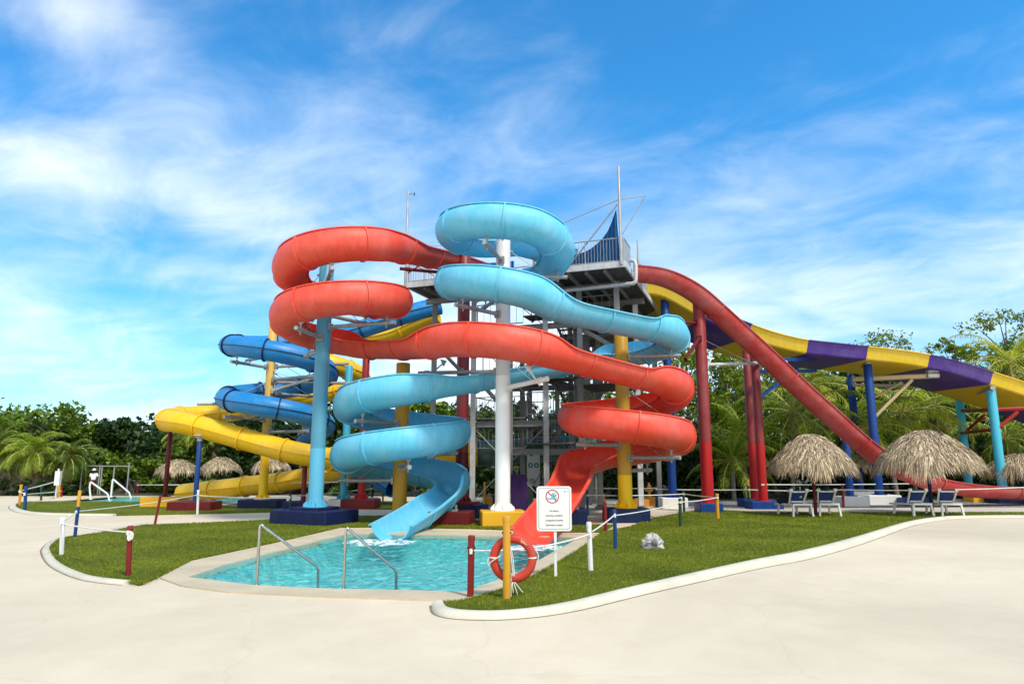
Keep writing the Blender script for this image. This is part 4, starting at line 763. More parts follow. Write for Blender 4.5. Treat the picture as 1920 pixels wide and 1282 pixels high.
b = MB(); b.tube([T(-.06, 0, 14.75), T(.25, -.1, 14.7)], .012, 5); b.box(tuple(T(.34, -.12, 14.66)), (.05, .05, .13), .3); b.obj('wind_vane', M['black'], m2)
# shade sails
def sail(label, pts_top, pts_bot, mat, n=26, wav=.05):
    root = thing('shade_sail', label, 'shade sail', tuple(pts_bot[0])); tp = catmull(pts_top, 10); bt = catmull(pts_bot, 10); b = MB()
    def at(c, f): x = f * (len(c) - 1); i = min(int(x), len(c) - 2); return c[i].lerp(c[i + 1], x - i)
    for off in (0, .012):
        rows = []
        for i in range(n * 2 + 1):
            f = i / (n * 2); w = TV * (wav * math.sin(i * math.pi * .5) + off); rows.append([at(tp, f) + w, at(tp, f).lerp(at(bt, f), .5) + w, at(bt, f) + w])
        b.loft(rows, True, True, closed=False)
    b.obj('cloth', mat, root, smooth=True, auto=60)
    b = MB(); b.tube(tp, .018, 6); b.obj('hem_cord', mat, root); return root
sail('blue shade cloth hanging in a curve from the tall right mast to the deck railing', [T(9.85, .22, 12.75), T(9.4, .22, 11.75), T(8.6, .22, 11.1), T(7.7, .22, 10.95), T(6.6, .22, 10.95)], [T(9.95, .22, DZ + .08), T(9.0, .22, DZ + .06), T(8.2, .22, DZ + .05), T(7.4, .22, DZ + .05), T(6.6, .22, DZ + .04)], paint('blue_shade_cloth', (0.005, 0.085, 0.24), .8, .05))
sail('bright blue shade cloth on the railing behind the white column', [T(3.5, .3, 11.05), T(4.6, .3, 11.0), T(5.2, .3, 11.0)], [T(3.4, .3, DZ + .05), T(4.6, .3, DZ + .05), T(5.2, .3, DZ + .05)], paint('bright_blue_cloth', (0.02, 0.20, 0.62), .8, .05), 14)
sail('beige wind screen hung behind the light blue loop', [T(5.7, 1.5, 11.7), T(6.3, 1.5, 11.75), T(6.9, 1.5, 11.6)], [T(5.6, 1.5, DZ + .05), T(6.3, 1.5, DZ + .05), T(7.0, 1.5, DZ + .05)], paint('beige_cloth', (0.62, 0.47, 0.33), .8, .05), 10)
# things standing under the tower
q = Vector((P(975, 900, 32).x, 31.0, 0)); mt = thing('slide_mat_stack', 'purple foam slide mats stood on end under the tower', 'slide mats', tuple(q)); pf = paint('purple_foam', (0.050, 0.016, 0.115), .7, .1)
for k, dx in enumerate((0, .16)):
    b = MB(); pr = [(-.40, .0), (.30, .0), (.36, .2), (.40, 1.45), (.26, 1.60), (-.30, 1.62), (-.40, 1.4)]; b.loft([[(q.x + a - .06 * z_, q.y + dx + o + .06 * math.sin(z_ * 3), z_ + .06) for a, z_ in pr] for o in (-.06, .06)], True, True); b.obj('mat', pf, mt)
# information board under the stairs
q = Vector((P(1000, 870, 33.0).x, 33.0, 0)); ib = thing('information_board', 'white information board with teal round symbols under the stairs', 'sign', tuple(q))
b = MB(); b.box((q.x, q.y, 1.95), (.62, .04, 1.75)); b.obj('panel', M['white'], ib)
for dx in (-.28, .28): b = MB(); b.box((q.x + dx, q.y + .05, 1.2), (.05, .05, 2.4)); b.obj('leg', M['steel'], ib)
def disc(b, c, r0, r1, n=24, y=0): b.loft([[(c[0] + r * math.cos(2 * math.pi * k / n), c[1], c[2] + r * math.sin(2 * math.pi * k / n)) for k in range(n)] for r in (r0, r1)])
TEAL = paint('teal_print', (0.02, 0.26, 0.34), .5, 0); INK = paint('ink', (0.05, 0.07, 0.09), .6, 0); RPR = paint('red_print', (0.42, 0.012, 0.03), .5, 0)
for dx in (-.14, .15): b = MB(); disc(b, (q.x + dx, q.y - .023, 2.05), .05, .12); b.obj('symbol', TEAL, ib)
b = MB(); b.box((q.x - .10, q.y - .022, 2.55), (.16, .006, .14)); b.obj('symbol', TEAL, ib)
b = MB(); disc(b, (q.x - .05, q.y - .023, 1.33), .09, .12); b.beam((q.x - .12, q.y - .023, 1.40), (q.x + .03, q.y - .023, 1.26), .005, .03, (0, 0, 1)); b.obj('prohibition_symbol', INK, ib)
# ================================================================== ROPE POSTS AND ROPES
POST = {}
def rope_post(key, label, cols, base, top, Y=None, dia=.10, two=None, name='rope_post'):
    """base / top: where the foot and the head are sighted; cols = lower and upper paint"""
    g = G(*base) if Y is None else Vector((P(base[0], 900, Y).x, Y, 0)); h = P(top[0], top[1], g.y); tip = Vector((h.x, g.y, h.z)); root = thing(name, label, 'post', tuple(g), 'rope barrier posts')
    d = (tip - g); n = d.normalized(); r = dia / 2; L = d.length; x = n.cross(Vector((0, 1, 0))).normalized(); y = x.cross(n)
    def ring(t, rr): return [g + n * t + (x * math.cos(k * math.pi / 8) + y * math.sin(k * math.pi / 8)) * rr for k in range(16)]
    sp = L * two if two else L - .085
    b = MB(); b.loft([ring(-.05, r), ring(sp, r)][::1], True, True); b.obj('shaft', M[cols[0]], root, smooth=True)
    b = MB()
    if two: b.loft([ring(sp, r * 1.01), ring(L - .02, r * 1.01), ring(L, r * .8)], True, True)
    else: b.loft([ring(sp, r * 1.08), ring(L - .015, r * 1.08), ring(L, r * .86)], True, True)
    b.obj('cap', M[cols[1]], root, smooth=True)
    if dia > .06:
        b = MB(); q = g + n * (L * .80); b.tube([q - Vector((r * 1.25, 0, 0)), q + Vector((r * 1.25, 0, 0))], .018, 8); b.obj('rope_eye', M['black'], root, smooth=True)
    POST[key] = (g, tip, r); return root
pr, py_, pb, pg, pw = 'post_red', 'post_yellow', 'post_blue', 'green', 'white'
rope_post('red_near', 'red post standing left of the life ring by the pool corner', (pr, pr), (882, 1121), (884, 1003), dia=.11)
rope_post('ring', 'thick yellow post that the life ring hangs on', (py_, py_), (950, 1126), (950, 967), dia=.125)
rope_post('white_near', 'leaning white post right of the no swimming sign', (pw, pw), (1108, 1073), (1104, 978), dia=.10)
rope_post('blue_mid', 'blue post on the right lawn between the white post and the rock speaker', (pb, pb), (1154, 1031), (1152, 955), dia=.10)
rope_post('red_mid', 'red post in front of the navy footing of the ochre column', (pr, pr), (1136, 998), (1134, 940), dia=.11)
rope_post('green_near', 'dark green post on the right lawn, nearer of the two green ones', (pg, pg), (1276, 989), (1275, 934), dia=.11)
rope_post('green_far', 'dark green post at the lawn corner beside the white footing', (pg, pg), (1283, 961), (1281, 919), dia=.11)
rope_post('yellow_right', 'yellow post at the corner of the right lawn before the tall red column', (py_, py_), (1346, 974), (1344, 925), dia=.13)
rope_post('navy', 'navy post behind the no swimming sign', (pb, pb), (1102, 967), (1101, 918), dia=.10)
rope_post('blue_back', 'blue post under the red slide exit behind the navy post', (pb, pb), (1107, 946), (1106, 893), dia=.17)
rope_post('blue_path', 'thin blue post between the orange hydrant and the white footing', (pb, pb), (1231, 950), (1230, 909), dia=.11)
rope_post('green_gravel', 'dark green post with a yellow tip in the gravel before the red pair', (pg, py_), (1404, 952), (1402, 900), dia=.11, two=.80)
rope_post('red_gravel', 'red post in the gravel right of the left thatched parasol', (pr, pr), (1582, 952), (1579, 908), dia=.12)
rope_post('green_thatch', 'dark green post below the right thatched parasol', (pg, pg), (1768, 940), (1766, 903), dia=.13)
rope_post('red_lawn', 'red post on the front left lawn with a white rope coil', (pr, pr), (240, 1083), (244, 985), dia=.10)
rope_post('white_left', 'white post at the left tip of the front lawn', (pw, pw), (115, 1043), (118, 969), dia=.10)
rope_post('two_tone', 'leaning post painted blue below and yellow above', (pb, py_), (140, 1009), (150, 919), dia=.095, two=.66)
rope_post('lean_red', 'dark red post leaning beside the pale path on the left', (pr, pr), (290, 984), (301, 929), dia=.085)
rope_post('white_back', 'thin white post before the thin blue post of the yellow tube', (pw, pw), (370, 964), (372, 918), dia=.10)
rope_post('green_left', 'dark green post left of the light blue column', (pg, pg), (545, 960), (544, 926), dia=.11)
rope_post('yellow_left', 'yellow post at the left tip of the rear lawn', (py_, py_), (36, 948), (40, 908), dia=.13)
rope_post('blue_left', 'blue post next to the yellow one at the tip of the rear lawn', (pb, pb), (46, 959), (49, 911), dia=.14)
rope_post('green_edge', 'dark green post behind the blue one on the rear lawn edge', (pg, pg), (77, 938), (78, 911), dia=.12)
rope_post('yellow_back', 'tall yellow post beside the edge-on white sign at the left', (py_, py_), (110, 932), (111, 893), dia=.17)
rope_post('red_back', 'short red post right of the tall yellow one at the left', (pr, pr), (115, 931), (115, 907), dia=.14)
rope_post('red_rail', 'red post between the white pool rails and the thin oxide red post', (pr, pr), (257, 926), (260, 903), dia=.16)
rope_post('yellow_tower', 'yellow post under the tower left of the white column', (py_, py_), (909, 952), (909, 903), dia=.13)
rope_post('black_tower', 'black post just left of the white column foot', ('black', 'black'), (926, 956), (926, 929), dia=.12)
rope_post('dark_mid', 'dark post behind the lowest light blue coil', ('black', 'black'), (698, 945), (698, 908), dia=.10)
rope_post('dark_far', 'dark post farther back behind the lowest light blue coil', ('black', 'black'), (718, 939), (718, 908), dia=.10)
rope_post('blue_far', 'blue post at the right edge of the photo in the gravel', (pb, pb), (1935, 952), (1935, 905), dia=.12)
def rope(label, a, b_, fa=.80, fb=.80, sag=.05, r=.016, n=14):
    def at(k, f): return (POST[k][0].lerp(POST[k][1], f)) if isinstance(k, str) else Vector(k)
    A, B = at(a, fa), at(b_, fb); A = A + Vector((0, -.06, 0)); B = B + Vector((0, -.06, 0)); pts = []
    for i in range(n + 1):
        f = i / n; q = A.lerp(B, f); q.z -= 4 * sag * f * (1 - f); pts.append(q)
    m = MB(); rr = r * max(1, (A.y + B.y) / 2 / 22); m.tube(pts, rr, 6)
    m.tube([A + Vector((0, -.01, .03)), A + Vector((0, -.01, -.05))], rr * 1.7, 6); m.tube([B + Vector((0, -.01, .03)), B + Vector((0, -.01, -.05))], rr * 1.7, 6)
    return tag(m.obj('barrier_rope', M['rope'], smooth=True, loc=tuple(A)), label, 'rope', 'white barrier ropes')
rope('white rope from the red pool corner post past the life ring', 'red_near', 'white_near', .76, .76, .10)
rope('white rope from the leaning white post up to the blue lawn post', 'white_near', 'blue_mid', .78, .88, .02)
rope('long white rope from the blue lawn post to the nearer green post', 'blue_mid', 'green_near', .86, .88, .05)
rope('white rope from the nearer green post to the yellow corner post', 'green_near', 'yellow_right', .88, .85, .03)
rope('white rope from the yellow corner post back to the farther green post', 'yellow_right', 'green_far', .85, .85, .02)
rope('white rope from the farther green post to the navy post', 'green_far', 'navy', .84, .80, .04)
rope('white rope from the blue post under the red exit to the thin blue post', 'blue_back', 'blue_path', .60, .86, .03)
rope('long white rope from the thin blue post to the yellow tipped green post', 'blue_path', 'green_gravel', .82, .66, .03)
rope('white rope from the yellow tipped green post to the red gravel post', 'green_gravel', 'red_gravel', .66, .78, .05)
rope('white rope from the red gravel post to the right edge of the photo', 'red_gravel', 'blue_far', .78, .84, .08)
rope('upper white rope from behind the left parasol to the dark green post', tuple(P(1428, 908, 33)), 'green_thatch', .9, .95, .04)
rope('white rope from the white lawn post to the red post with a coil', 'white_left', 'red_lawn', .84, .88, .02)
rope('short white rope from the white front lawn post to the two-coloured post', 'white_left', 'two_tone', .86, .55, .01)
rope('white rope from the two-coloured post across the rear lawn', 'two_tone', 'white_back', .56, .80, .06)
rope('white rope from the thin white post to the green post by the light blue column', 'white_back', 'green_left', .78, .80, .05)
rope('white rope from the green post by the light blue column towards the dark post', 'green_left', 'dark_mid', .86, .80, .03)
rope('white rope from the yellow tip post to the edge-on white sign', 'yellow_left', 'yellow_back', .70, .80, .02)
rope('short white rope from the yellow tip post down to the blue one', 'yellow_left', 'blue_left', .66, .72, .01)
rope('low white rope from the blue tip post to the short red post', 'blue_left', 'red_back', .68, .45, .02)
rope('level white rope from the red rail post to the post of the yellow tube', 'red_rail', tuple(P(640, 903, 33)), .75, .8, .04)
# coil of rope hung on the red lawn post
g_, t_, r_ = POST['red_lawn']; q = g_.lerp(t_, .83); b = MB()
for k, (dx, w, h) in enumerate(((.055, .035, .075), (.075, .028, .06), (.04, .03, .085))):
    b.tube([Vector((q.x + dx + w * math.cos(a), q.y - .06 - .012 * k, q.z - .02 + h * math.sin(a))) for a in np.linspace(0, 2 * math.pi, 15)], .014, 6, False)
tag(b.obj('rope_coil', M['rope'], smooth=True, loc=(q.x + .05, q.y - .06, q.z)), 'small white rope coil hung on the red post of the front lawn', 'rope coil')
# ================================================================== LIFE RING
def life_ring():
    c = P(962, 1049, POST['ring'][0].y - .02); c = Vector((c.x, POST['ring'][0].y + .125, c.z)); root = thing('life_ring', 'orange red life ring with white rope hanging on the yellow post', 'life ring', tuple(c)); Rm, rm = .315, .072; b = MB()
    rings = [[(c.x + (Rm + rm * 1.0 * math.cos(p)) * math.cos(a), c.y + rm * .8 * math.sin(p), c.z + (Rm + rm * math.cos(p)) * math.sin(a)) for p in np.linspace(0, 2 * math.pi, 17)[:-1]] for a in np.linspace(0, 2 * math.pi, 49)[:-1]]
    rings.append(rings[0]); b.loft(rings); b.obj('ring', paint('life_ring_plastic', (0.50, 0.042, 0.018), .5, .12, scale=5), root, smooth=True)
    for a in (0.05, math.pi * .98, -1.66):
        b = MB(); b.loft([[(c.x + (Rm + rm * 1.03 * math.cos(p)) * math.cos(a + d), c.y + rm * .84 * math.sin(p), c.z + (Rm + rm * 1.03 * math.cos(p)) * math.sin(a + d)) for p in np.linspace(0, 2 * math.pi, 17)[:-1]] for d in (-.035, .035)]); b.obj('reflective_band', M['plastic'], root, smooth=True)
    b = MB(); Ro = Rm + rm + .012; 
    for a0, a1 in ((-.12, .30), (math.pi * .98, math.pi * 1.12)):
        b = MB(); aa = np.linspace(a0, a1, 14); b.tube([(c.x + (Ro + .02 * math.sin((a - a0) / (a1 - a0) * math.pi)) * math.cos(a), c.y - .01, c.z + (Ro + .02 * math.sin((a - a0) / (a1 - a0) * math.pi)) * math.sin(a)) for a in aa], .008, 6); b.obj('grab_rope', M['rope'], root, smooth=True)
    b = MB(); b.tube(catmull([(c.x - .39, c.y - .06, c.z - .07), (c.x - .27, c.y - .09, c.z + .02), (c.x - .12, c.y - .09, c.z + .10)], 6), .009, 6)
    b.tube(catmull([(c.x - .05, c.y - .08, c.z + .24), (c.x + .0, c.y - .09, c.z + .0), (c.x + .02, c.y - .09, c.z - .26)], 6), .008, 6); b.tube(catmull([(c.x - .06, c.y - .08, c.z + .24), (c.x - .02, c.y - .1, c.z - .05), (c.x + .0, c.y - .09, c.z - .26)], 6), .008, 6)
    for dx, l_ in ((-.03, .20), (.03, .16), (.08, .13), (-.01, .14)): b.tube(catmull([(c.x + dx * .4, c.y - .07, c.z - .36), (c.x + dx, c.y - .09, c.z - .42), (c.x + dx * 1.7 + .02, c.y - .09, c.z - .38 - l_)], 5), .007, 6)
    b.obj('hanging_line', M['rope'], root, smooth=True)
    b = MB()
    for k in range(4): b.box((c.x + (Rm) * math.cos(1.12 - k * .10), c.y - rm * .80, c.z + Rm * math.sin(1.12 - k * .10)), (.018, .006, .05 - .008 * k), 0)
    b.obj('worn_print', M['coping'], root)
life_ring()
# ================================================================== NO SWIMMING SIGN
def text(s, x, y, z, size, mat, parent, rot=(R_(90), 0, 0), sx=1.0):
    cu = bpy.data.curves.new('lettering', 'FONT'); cu.body = s; cu.size = size; cu.align_x = 'CENTER'; cu.align_y = 'CENTER'; cu.extrude = .0015; cu.materials.append(mat)
    tmp = bpy.data.objects.new('lettering', cu); S.collection.objects.link(tmp); bpy.context.view_layer.update(); me = bpy.data.meshes.new_from_object(tmp.evaluated_get(bpy.context.evaluated_depsgraph_get())); bpy.data.objects.remove(tmp)
    o = bpy.data.objects.new('lettering', me); S.collection.objects.link(o); o.parent = parent; o.location = Vector((x, y, z)); o.rotation_euler = rot; o.scale = (sx, 1, 1); return o
def round_rect(cx, cz, w, h, r, n=6):
    out = []
    for ax, az, a0 in ((1, 1, 0), (-1, 1, 90), (-1, -1, 180), (1, -1, 270)):
        for k in range(n + 1): a = R_(a0 + 90 * k / n); out.append((cx + ax * (w / 2 - r) + r * math.cos(a), cz + az * (h / 2 - r) + r * math.sin(a)))
    return out
def swim_sign():
    base = G(1042, 1084); Y = base.y; a = P(1006, 911, Y); c = P(1072, 995, Y); root = thing('warning_sign', 'white no swimming sign with a red crossed circle on a thin white post', 'sign', tuple(base)); w = c.x - a.x; h = a.z - c.z; cx = (a.x + c.x) / 2 - base.x; cz = (a.z + c.z) / 2; y0 = -.03
    b = MB(); b.loft([[(base.x + cx + x, Y + y, z) for x, z in round_rect(0, cz, w, h, .055)] for y in (y0 - .004, y0 + .004)], True, True); pan = b.obj('panel', M['white'], root)
    def flat(name, polys, mat, dy):
        b = MB()
        for p in polys:
            if len(p) == 2: b.loft([[(base.x + cx + x, Y + y0 - dy, cz + z) for x, z in q] for q in p])
            else: b.loft([[(base.x + cx + x, Y + y0 - dy + e, cz + z) for x, z in p] for e in (0, .002)], True, True)
        return b.obj(name, mat, pan)
    flat('border', [(round_rect(0, 0, w - .07, h - .07, .045), round_rect(0, 0, w - .085, h - .085, .04))], TEAL, .0055)
    k = h; oz = .27 * k; ox = -.05 * w; r = .155 * k; cir = lambda r, n=32: [(ox + r * math.cos(2 * math.pi * i / n), oz + r * math.sin(2 * math.pi * i / n)) for i in range(n)]
    sw = [(-.75, -.22), (-.3, -.30), (.1, -.24), (.72, -.22), (.66, -.38), (.1, -.40), (-.3, -.44), (-.8, -.36)]
    body = [(-.35, -.18), (.10, .06), (-.12, .34), (.05, .50), (.55, .52), (.58, .42), (.18, .38), (.34, .10), (.38, -.18)]; head = [(.50 + .17 * math.cos(i * .5), .12 + .17 * math.sin(i * .5)) for i in range(12)]
    f = lambda p: [(ox + x * r * .95, oz + z * r * .95) for x, z in p]
    flat('slash', [[(ox - .62 * r, oz + .72 * r), (ox - .72 * r, oz + .60 * r), (ox - .10 * r, oz + .0 * r), (ox + .0 * r, oz + .12 * r)], [(ox + .30 * r, oz - .25 * r), (ox + .18 * r, oz - .36 * r), (ox + .60 * r, oz - .74 * r), (ox + .72 * r, oz - .62 * r)]], RPR, .0058)
    flat('swimmer_symbol', [f(sw), f(body), f(head)], paint('cyan_print', (0.03, 0.38, 0.48), .5, 0), .0075)
    flat('prohibition_ring', [(cir(r), cir(r * .86))], RPR, .0065)
    flat('logo', [[(.30 * w + x * .012, .385 * k + z * .02) for x, z in ((-1, 1), (0, .2), (1, 1.3), (.6, -1), (-.4, -1))]], TEAL, .006)
    flat('logo', [[(.30 * w + .022 + i * .017, .372 * k), (.30 * w + .032 + i * .017, .372 * k), (.30 * w + .032 + i * .017, .395 * k), (.30 * w + .022 + i * .017, .395 * k)] for i in range(4)], paint('pale_print', (.35, .50, .55), .6, 0), .006)
    for s_, z_, sz in (('No bañarse', -.05, .043), ('Swimming is prohibited', -.155, .043), ('La baignade est interdite', -.26, .043), ('Schwimmen verboten', -.365, .043)):
        text(s_, cx, y0 - .0065, cz + z_ * k, sz, INK, pan, sx=.86 if len(s_) < 22 else .80)
    b = MB(); b.box((base.x, Y, (cz + h * .3) / 2), (.05, .04, cz + h * .3)); b.obj('post', M['white'], root)
swim_sign()
# edge-on white sign at the far left
q = G(104, 934); rt = thing('edge_on_sign', 'white sign seen edge-on on a thin post at the left', 'sign', tuple(q)); b = MB(); b.box((q.x, q.y, .9), (.07, .07, 1.8)); b.obj('post', M['white'], rt); zt = ZZ(883, q.y); b = MB(); b.box((q.x + .02, q.y, zt - .42), (.26, .52, .85), .35); b.obj('panel', M['white'], rt)
# ================================================================== POOL HANDRAILS
def handrail(label, p, mat='inox', r=.026):
    """p: foot, bend, lower bend, end in the water, as sighted; Y of each"""
    f = G(*p[0]); pts = [f, P(p[1][0] - 2, p[1][1] + 10, f.y)]; top = P(p[1][0], p[1][1], f.y); Y2 = p[2][2]; lo = P(p[2][0], p[2][1], Y2); en = P(p[3][0], p[3][1], Y2 + .02); top.z += 0
    c1 = P(p[1][0] - 1, p[1][1] + 3, f.y); c2 = top.lerp(lo, .04); c3 = top.lerp(lo, .97); c4 = lo.lerp(en, .15)
    pts = [f, pts[1], c1, top.lerp(lo, .012) + Vector((0, 0, .005)), c2, c3, c4, en + Vector((0, 0, -.35))]
    root = thing('pool_handrail', label, 'handrail', tuple(f), 'pool handrails'); b = MB(); b.tube(pts, r, 12); b.obj('rail', M[mat], root, smooth=True, auto=60); b = MB(); b.lathe([(r * 2.2, 0.0), (r * 2.2, .015), (r * 1.3, .03)], (f.x, f.y, .0), 16); b.obj('floor_flange', M[mat], root, smooth=True); return root
handrail('left stainless steel handrail leading into the slide pool', [(481, 1098), (489, 983), (597, 1063, 13.4), (597, 1090)])
handrail('right stainless steel handrail leading into the slide pool', [(644, 1105), (650, 989), (743, 1069, 13.0), (743, 1098)])
handrail('left white handrail of the rear pool by the person in white', [(170, 936), (170, 903), (201, 925, 42.2), (209, 938)], 'white', .05)
handrail('right white handrail of the rear pool left of the red post', [(208, 932), (212, 898), (241, 922, 44.6), (250, 934)], 'white', .05)
# ================================================================== ROCK SPEAKER
def rock():
    c = G(1224, 1030); root = thing('rock_speaker', 'grey stone-shaped garden speaker on the right lawn', 'speaker', (c.x, c.y, .04)); rng = random.Random(4); b = MB(); n = 14; rings = []
    for k in range(8):
        t = k / 7; z = .04 + .36 * t; rr = .25 * (1 - t ** 2.2) ** .55 + .01; rings.append([(c.x + .02 + rr * math.cos(2 * math.pi * i / n) * (1.0 + .28 * rng.uniform(-1, 1)) + (-.03 * t), c.y + rr * .8 * math.sin(2 * math.pi * i / n) * (1 + .25 * rng.uniform(-1, 1)), z + .03 * rng.uniform(-1, 1) * (k > 0)) for i in range(n)])
    b.loft(rings, True, True); b.obj('shell', concrete('speaker_stone', (.50, .48, .46), 6, .3, fine=30, bs=.5), root); b = MB(); o = Vector((c.x, c.y - .245, .20))
    for r0, r1 in ((.02, .035), (.05, .062), (.078, .092)): b.loft([[(o.x + r * math.cos(2 * math.pi * k / 16), o.y + .04 * math.sin(2 * math.pi * k / 16) * 0, o.z + r * math.sin(2 * math.pi * k / 16)) for k in range(16)] for r in (r0, r1)])
    for k in range(8): a = k * math.pi / 4; b.beam((o.x + .035 * math.cos(a), o.y - .001, o.z + .035 * math.sin(a)), (o.x + .09 * math.cos(a), o.y - .001, o.z + .09 * math.sin(a)), .008, .008)
    b.obj('grille', M['black'], root)
rock()
# ================================================================== SUN LOUNGERS (seen from behind the raised backs)
def lounger(label, x, y, rz, back=58, ext=True):
    root = thing('sun_lounger', label, 'sun lounger', (0, 0, 0), 'white sun loungers with blue slings'); wd = .72; L = 1.75
    b = MB()
    for s in (-1, 1): b.beam((s * wd / 2, 0, .47), (s * wd / 2, L, .40), .06, .075)
    b.beam((-wd / 2 - .03, 0, .47), (wd / 2 + .03, 0, .47), .06, .08); b.beam((-wd / 2, L, .40), (wd / 2, L, .40), .06, .075); b.beam((-wd / 2, .75, .44), (wd / 2, .75, .44), .05, .06); b.obj('frame', M['plastic'], root)
    for sx in (-1, 1):
        for yy, dy in ((.04, -.06), (1.35, .05)):
            b = MB(); b.loft([[(sx * (wd / 2 + o) + sx * w_, yy + dy * f + v, z) for o, v in ((-.035, -.04), (.035, -.04), (.035, .04), (-.035, .04))] for z, f, w_ in ((.45, 0, 0), (.22, .5, .025), (.0, 1, .05))], True, True); b.obj('leg', M['plastic'], root)
    a = R_(back); hy, hz = .55, .47; BL = .68; up = lambda t: (hy - t * math.cos(a), hz + t * math.sin(a)); b = MB()
    for s in (-1, 1):
        p = [(s * (wd / 2 - .075 + .045 * min(t / .5, 1)), up(t)[0], up(t)[1]) for t in (0, .25, .5, BL - .08)]
        for i in range(3): b.beam(p[i], p[i + 1], .06, .05)
        q = up(BL - .03); b.box((s * (wd / 2 - .035), q[0], q[1]), (.12, .07, .13))
    for t, w_ in ((.10, .46), (BL - .10, .52)): q = up(t); b.beam((-w_ / 2, q[0] - .01, q[1]), (w_ / 2, q[0] - .01, q[1]), .045, .06)
    b.obj('back_frame', M['plastic'], root); b = MB(); q0, q1 = up(.02), up(BL - .02)
    b.loft([[(-.24, q0[0] + o, q0[1]), (.24, q0[0] + o, q0[1]), (.26, q1[0] + o, q1[1]), (-.26, q1[0] + o, q1[1])] for o in (.015, .022)], True, True); b.obj('back_sling', M['fabric'], root); b = MB()
    b.loft([[(x_, .56, .475 + z), (x_, 1.05, .445 + z), (x_, 1.72, .44 + z)] for x_, z in ((-.28, 0), (-.14, -.02), (0, -.03), (.14, -.02), (.28, 0))], closed=False); b.obj('seat_sling', M['fabric'], root)
    root.location = (x, y, .045); root.rotation_euler = (0, 0, rz); return root
def ch(px, pyy): return G(px, pyy, .045)
c1, c2, c3, c4 = ch(1506, 968), ch(1557, 967), ch(1732, 967), ch(1787, 967)
lounger('lounger left of the red parasol post with a dark towel at its foot', c1.x, c1.y, .05); lounger('lounger right of the red parasol post with a person lying in it', c2.x, c2.y, -.13); lounger('empty lounger under the right parasol, left of the two', c3.x, c3.y, .02); lounger('empty lounger under the right parasol, beside the blue footing', c4.x, c4.y, -.13)
# dark towel bundle on the first lounger
rng = random.Random(3); b = MB(); q = c1 + Vector((-.30, 1.15, .40)); rings = []
for k in range(7):
    t = k / 6; rr = .26 * math.sin(math.pi * (0.12 + .8 * t)); rings.append([(q.x + rr * 1.2 * math.cos(i * .524) * (1 + .3 * rng.uniform(-1, 1)), q.y + rr * math.sin(i * .524) * (1 + .3 * rng.uniform(-1, 1)), q.z + .30 * t + .03 * rng.uniform(-1, 1)) for i in range(12)])
b.loft(rings, True, True); tag(b.obj('towel', paint('dark_towel', (.010, .014, .04), .9, .05), smooth=True, auto=70, loc=tuple(q)), 'crumpled dark navy towel on the foot of the leftmost lounger', 'towel')
b = MB(); q = c1 + Vector((.12, .42, 1.06)); b.lathe([(.05, -.35), (.055, -.34), (.055, -.10), (.03, -.03), (.022, .05), (.03, .06), (.03, .10), (.0, .105)], tuple(q), 12); tag(b.obj('drink_bottle', M['pale_steel'], smooth=True, loc=tuple(q)), 'pale grey bottle seen above the back of the leftmost lounger', 'bottle')
# ================================================================== PEOPLE
def skinned(name, verts, edges, radii, mat, parent=None, sub=2, root_i=0):
    me = bpy.data.meshes.new(name); me.from_pydata([tuple(v) for v in verts], edges, []); me.materials.append(mat); o = bpy.data.objects.new(name, me); S.collection.objects.link(o)
    if parent is not None: o.parent = parent
    mo = o.modifiers.new('skin', 'SKIN'); mo.use_smooth_shade = True
    if not me.skin_vertices: bpy.context.view_layer.objects.active = o
    for i, r in enumerate(radii): sv = me.skin_vertices[0].data[i]; sv.radius = (r, r) if not isinstance(r, tuple) else r; sv.use_root = (i == root_i)
    sb = o.modifiers.new('subdivision', 'SUBSURF'); sb.levels = sub; sb.render_levels = sub; return o
SKIN = paint('dark_skin', (.045, .024, .016), .5, .03)
def body(parent, J, mat, k=1.0):
    """J: joint places; one continuous figure with five fingers on each hand"""
    names = ['pelvis', 'belly', 'chest', 'neck', 'jaw', 'skull', 'crown']; V = [J[n] for n in names]; Rd = [.135, .12, (.145, .11), .055, (.075, .085), (.088, .105), .05]; E = [(i, i + 1) for i in range(6)]
    for s in ('l', 'r'):
        b0 = len(V); V += [J['sho' + s], J['elb' + s], J['wri' + s]]; Rd += [.06, .042, .03]; E += [(2, b0), (b0, b0 + 1), (b0 + 1, b0 + 2)]
        w = Vector(J['wri' + s]); d = (w - Vector(J['elb' + s])).normalized(); x = d.cross(Vector((0, 1, .1))).normalized(); y = d.cross(x); pm = len(V); V.append(w + d * .06); Rd.append((.036, .02)); E.append((b0 + 2, pm))
        for f, (o, ln) in enumerate(((-.03, .07), (-.010, .085), (.010, .08), (.03, .06))):
            i = len(V); V += [w + d * .10 + x * o, w + d * (.10 + ln * .6) + x * o + y * .012, w + d * (.10 + ln) + x * o + y * .03]; Rd += [.0105, .0095, .008]; E += [(pm, i), (i, i + 1), (i + 1, i + 2)]
        i = len(V); V += [w + d * .05 - x * .05, w + d * .085 - x * .062]; Rd += [.011, .009]; E += [(pm, i), (i, i + 1)]
        b1 = len(V); V += [J['hip' + s], J['kne' + s], J['ank' + s], J['toe' + s]]; Rd += [.095, .062, .042, .036]; E += [(0, b1), (b1, b1 + 1), (b1 + 1, b1 + 2), (b1 + 2, b1 + 3)]
    return skinned('body', V, E, Rd, mat, parent, 1)
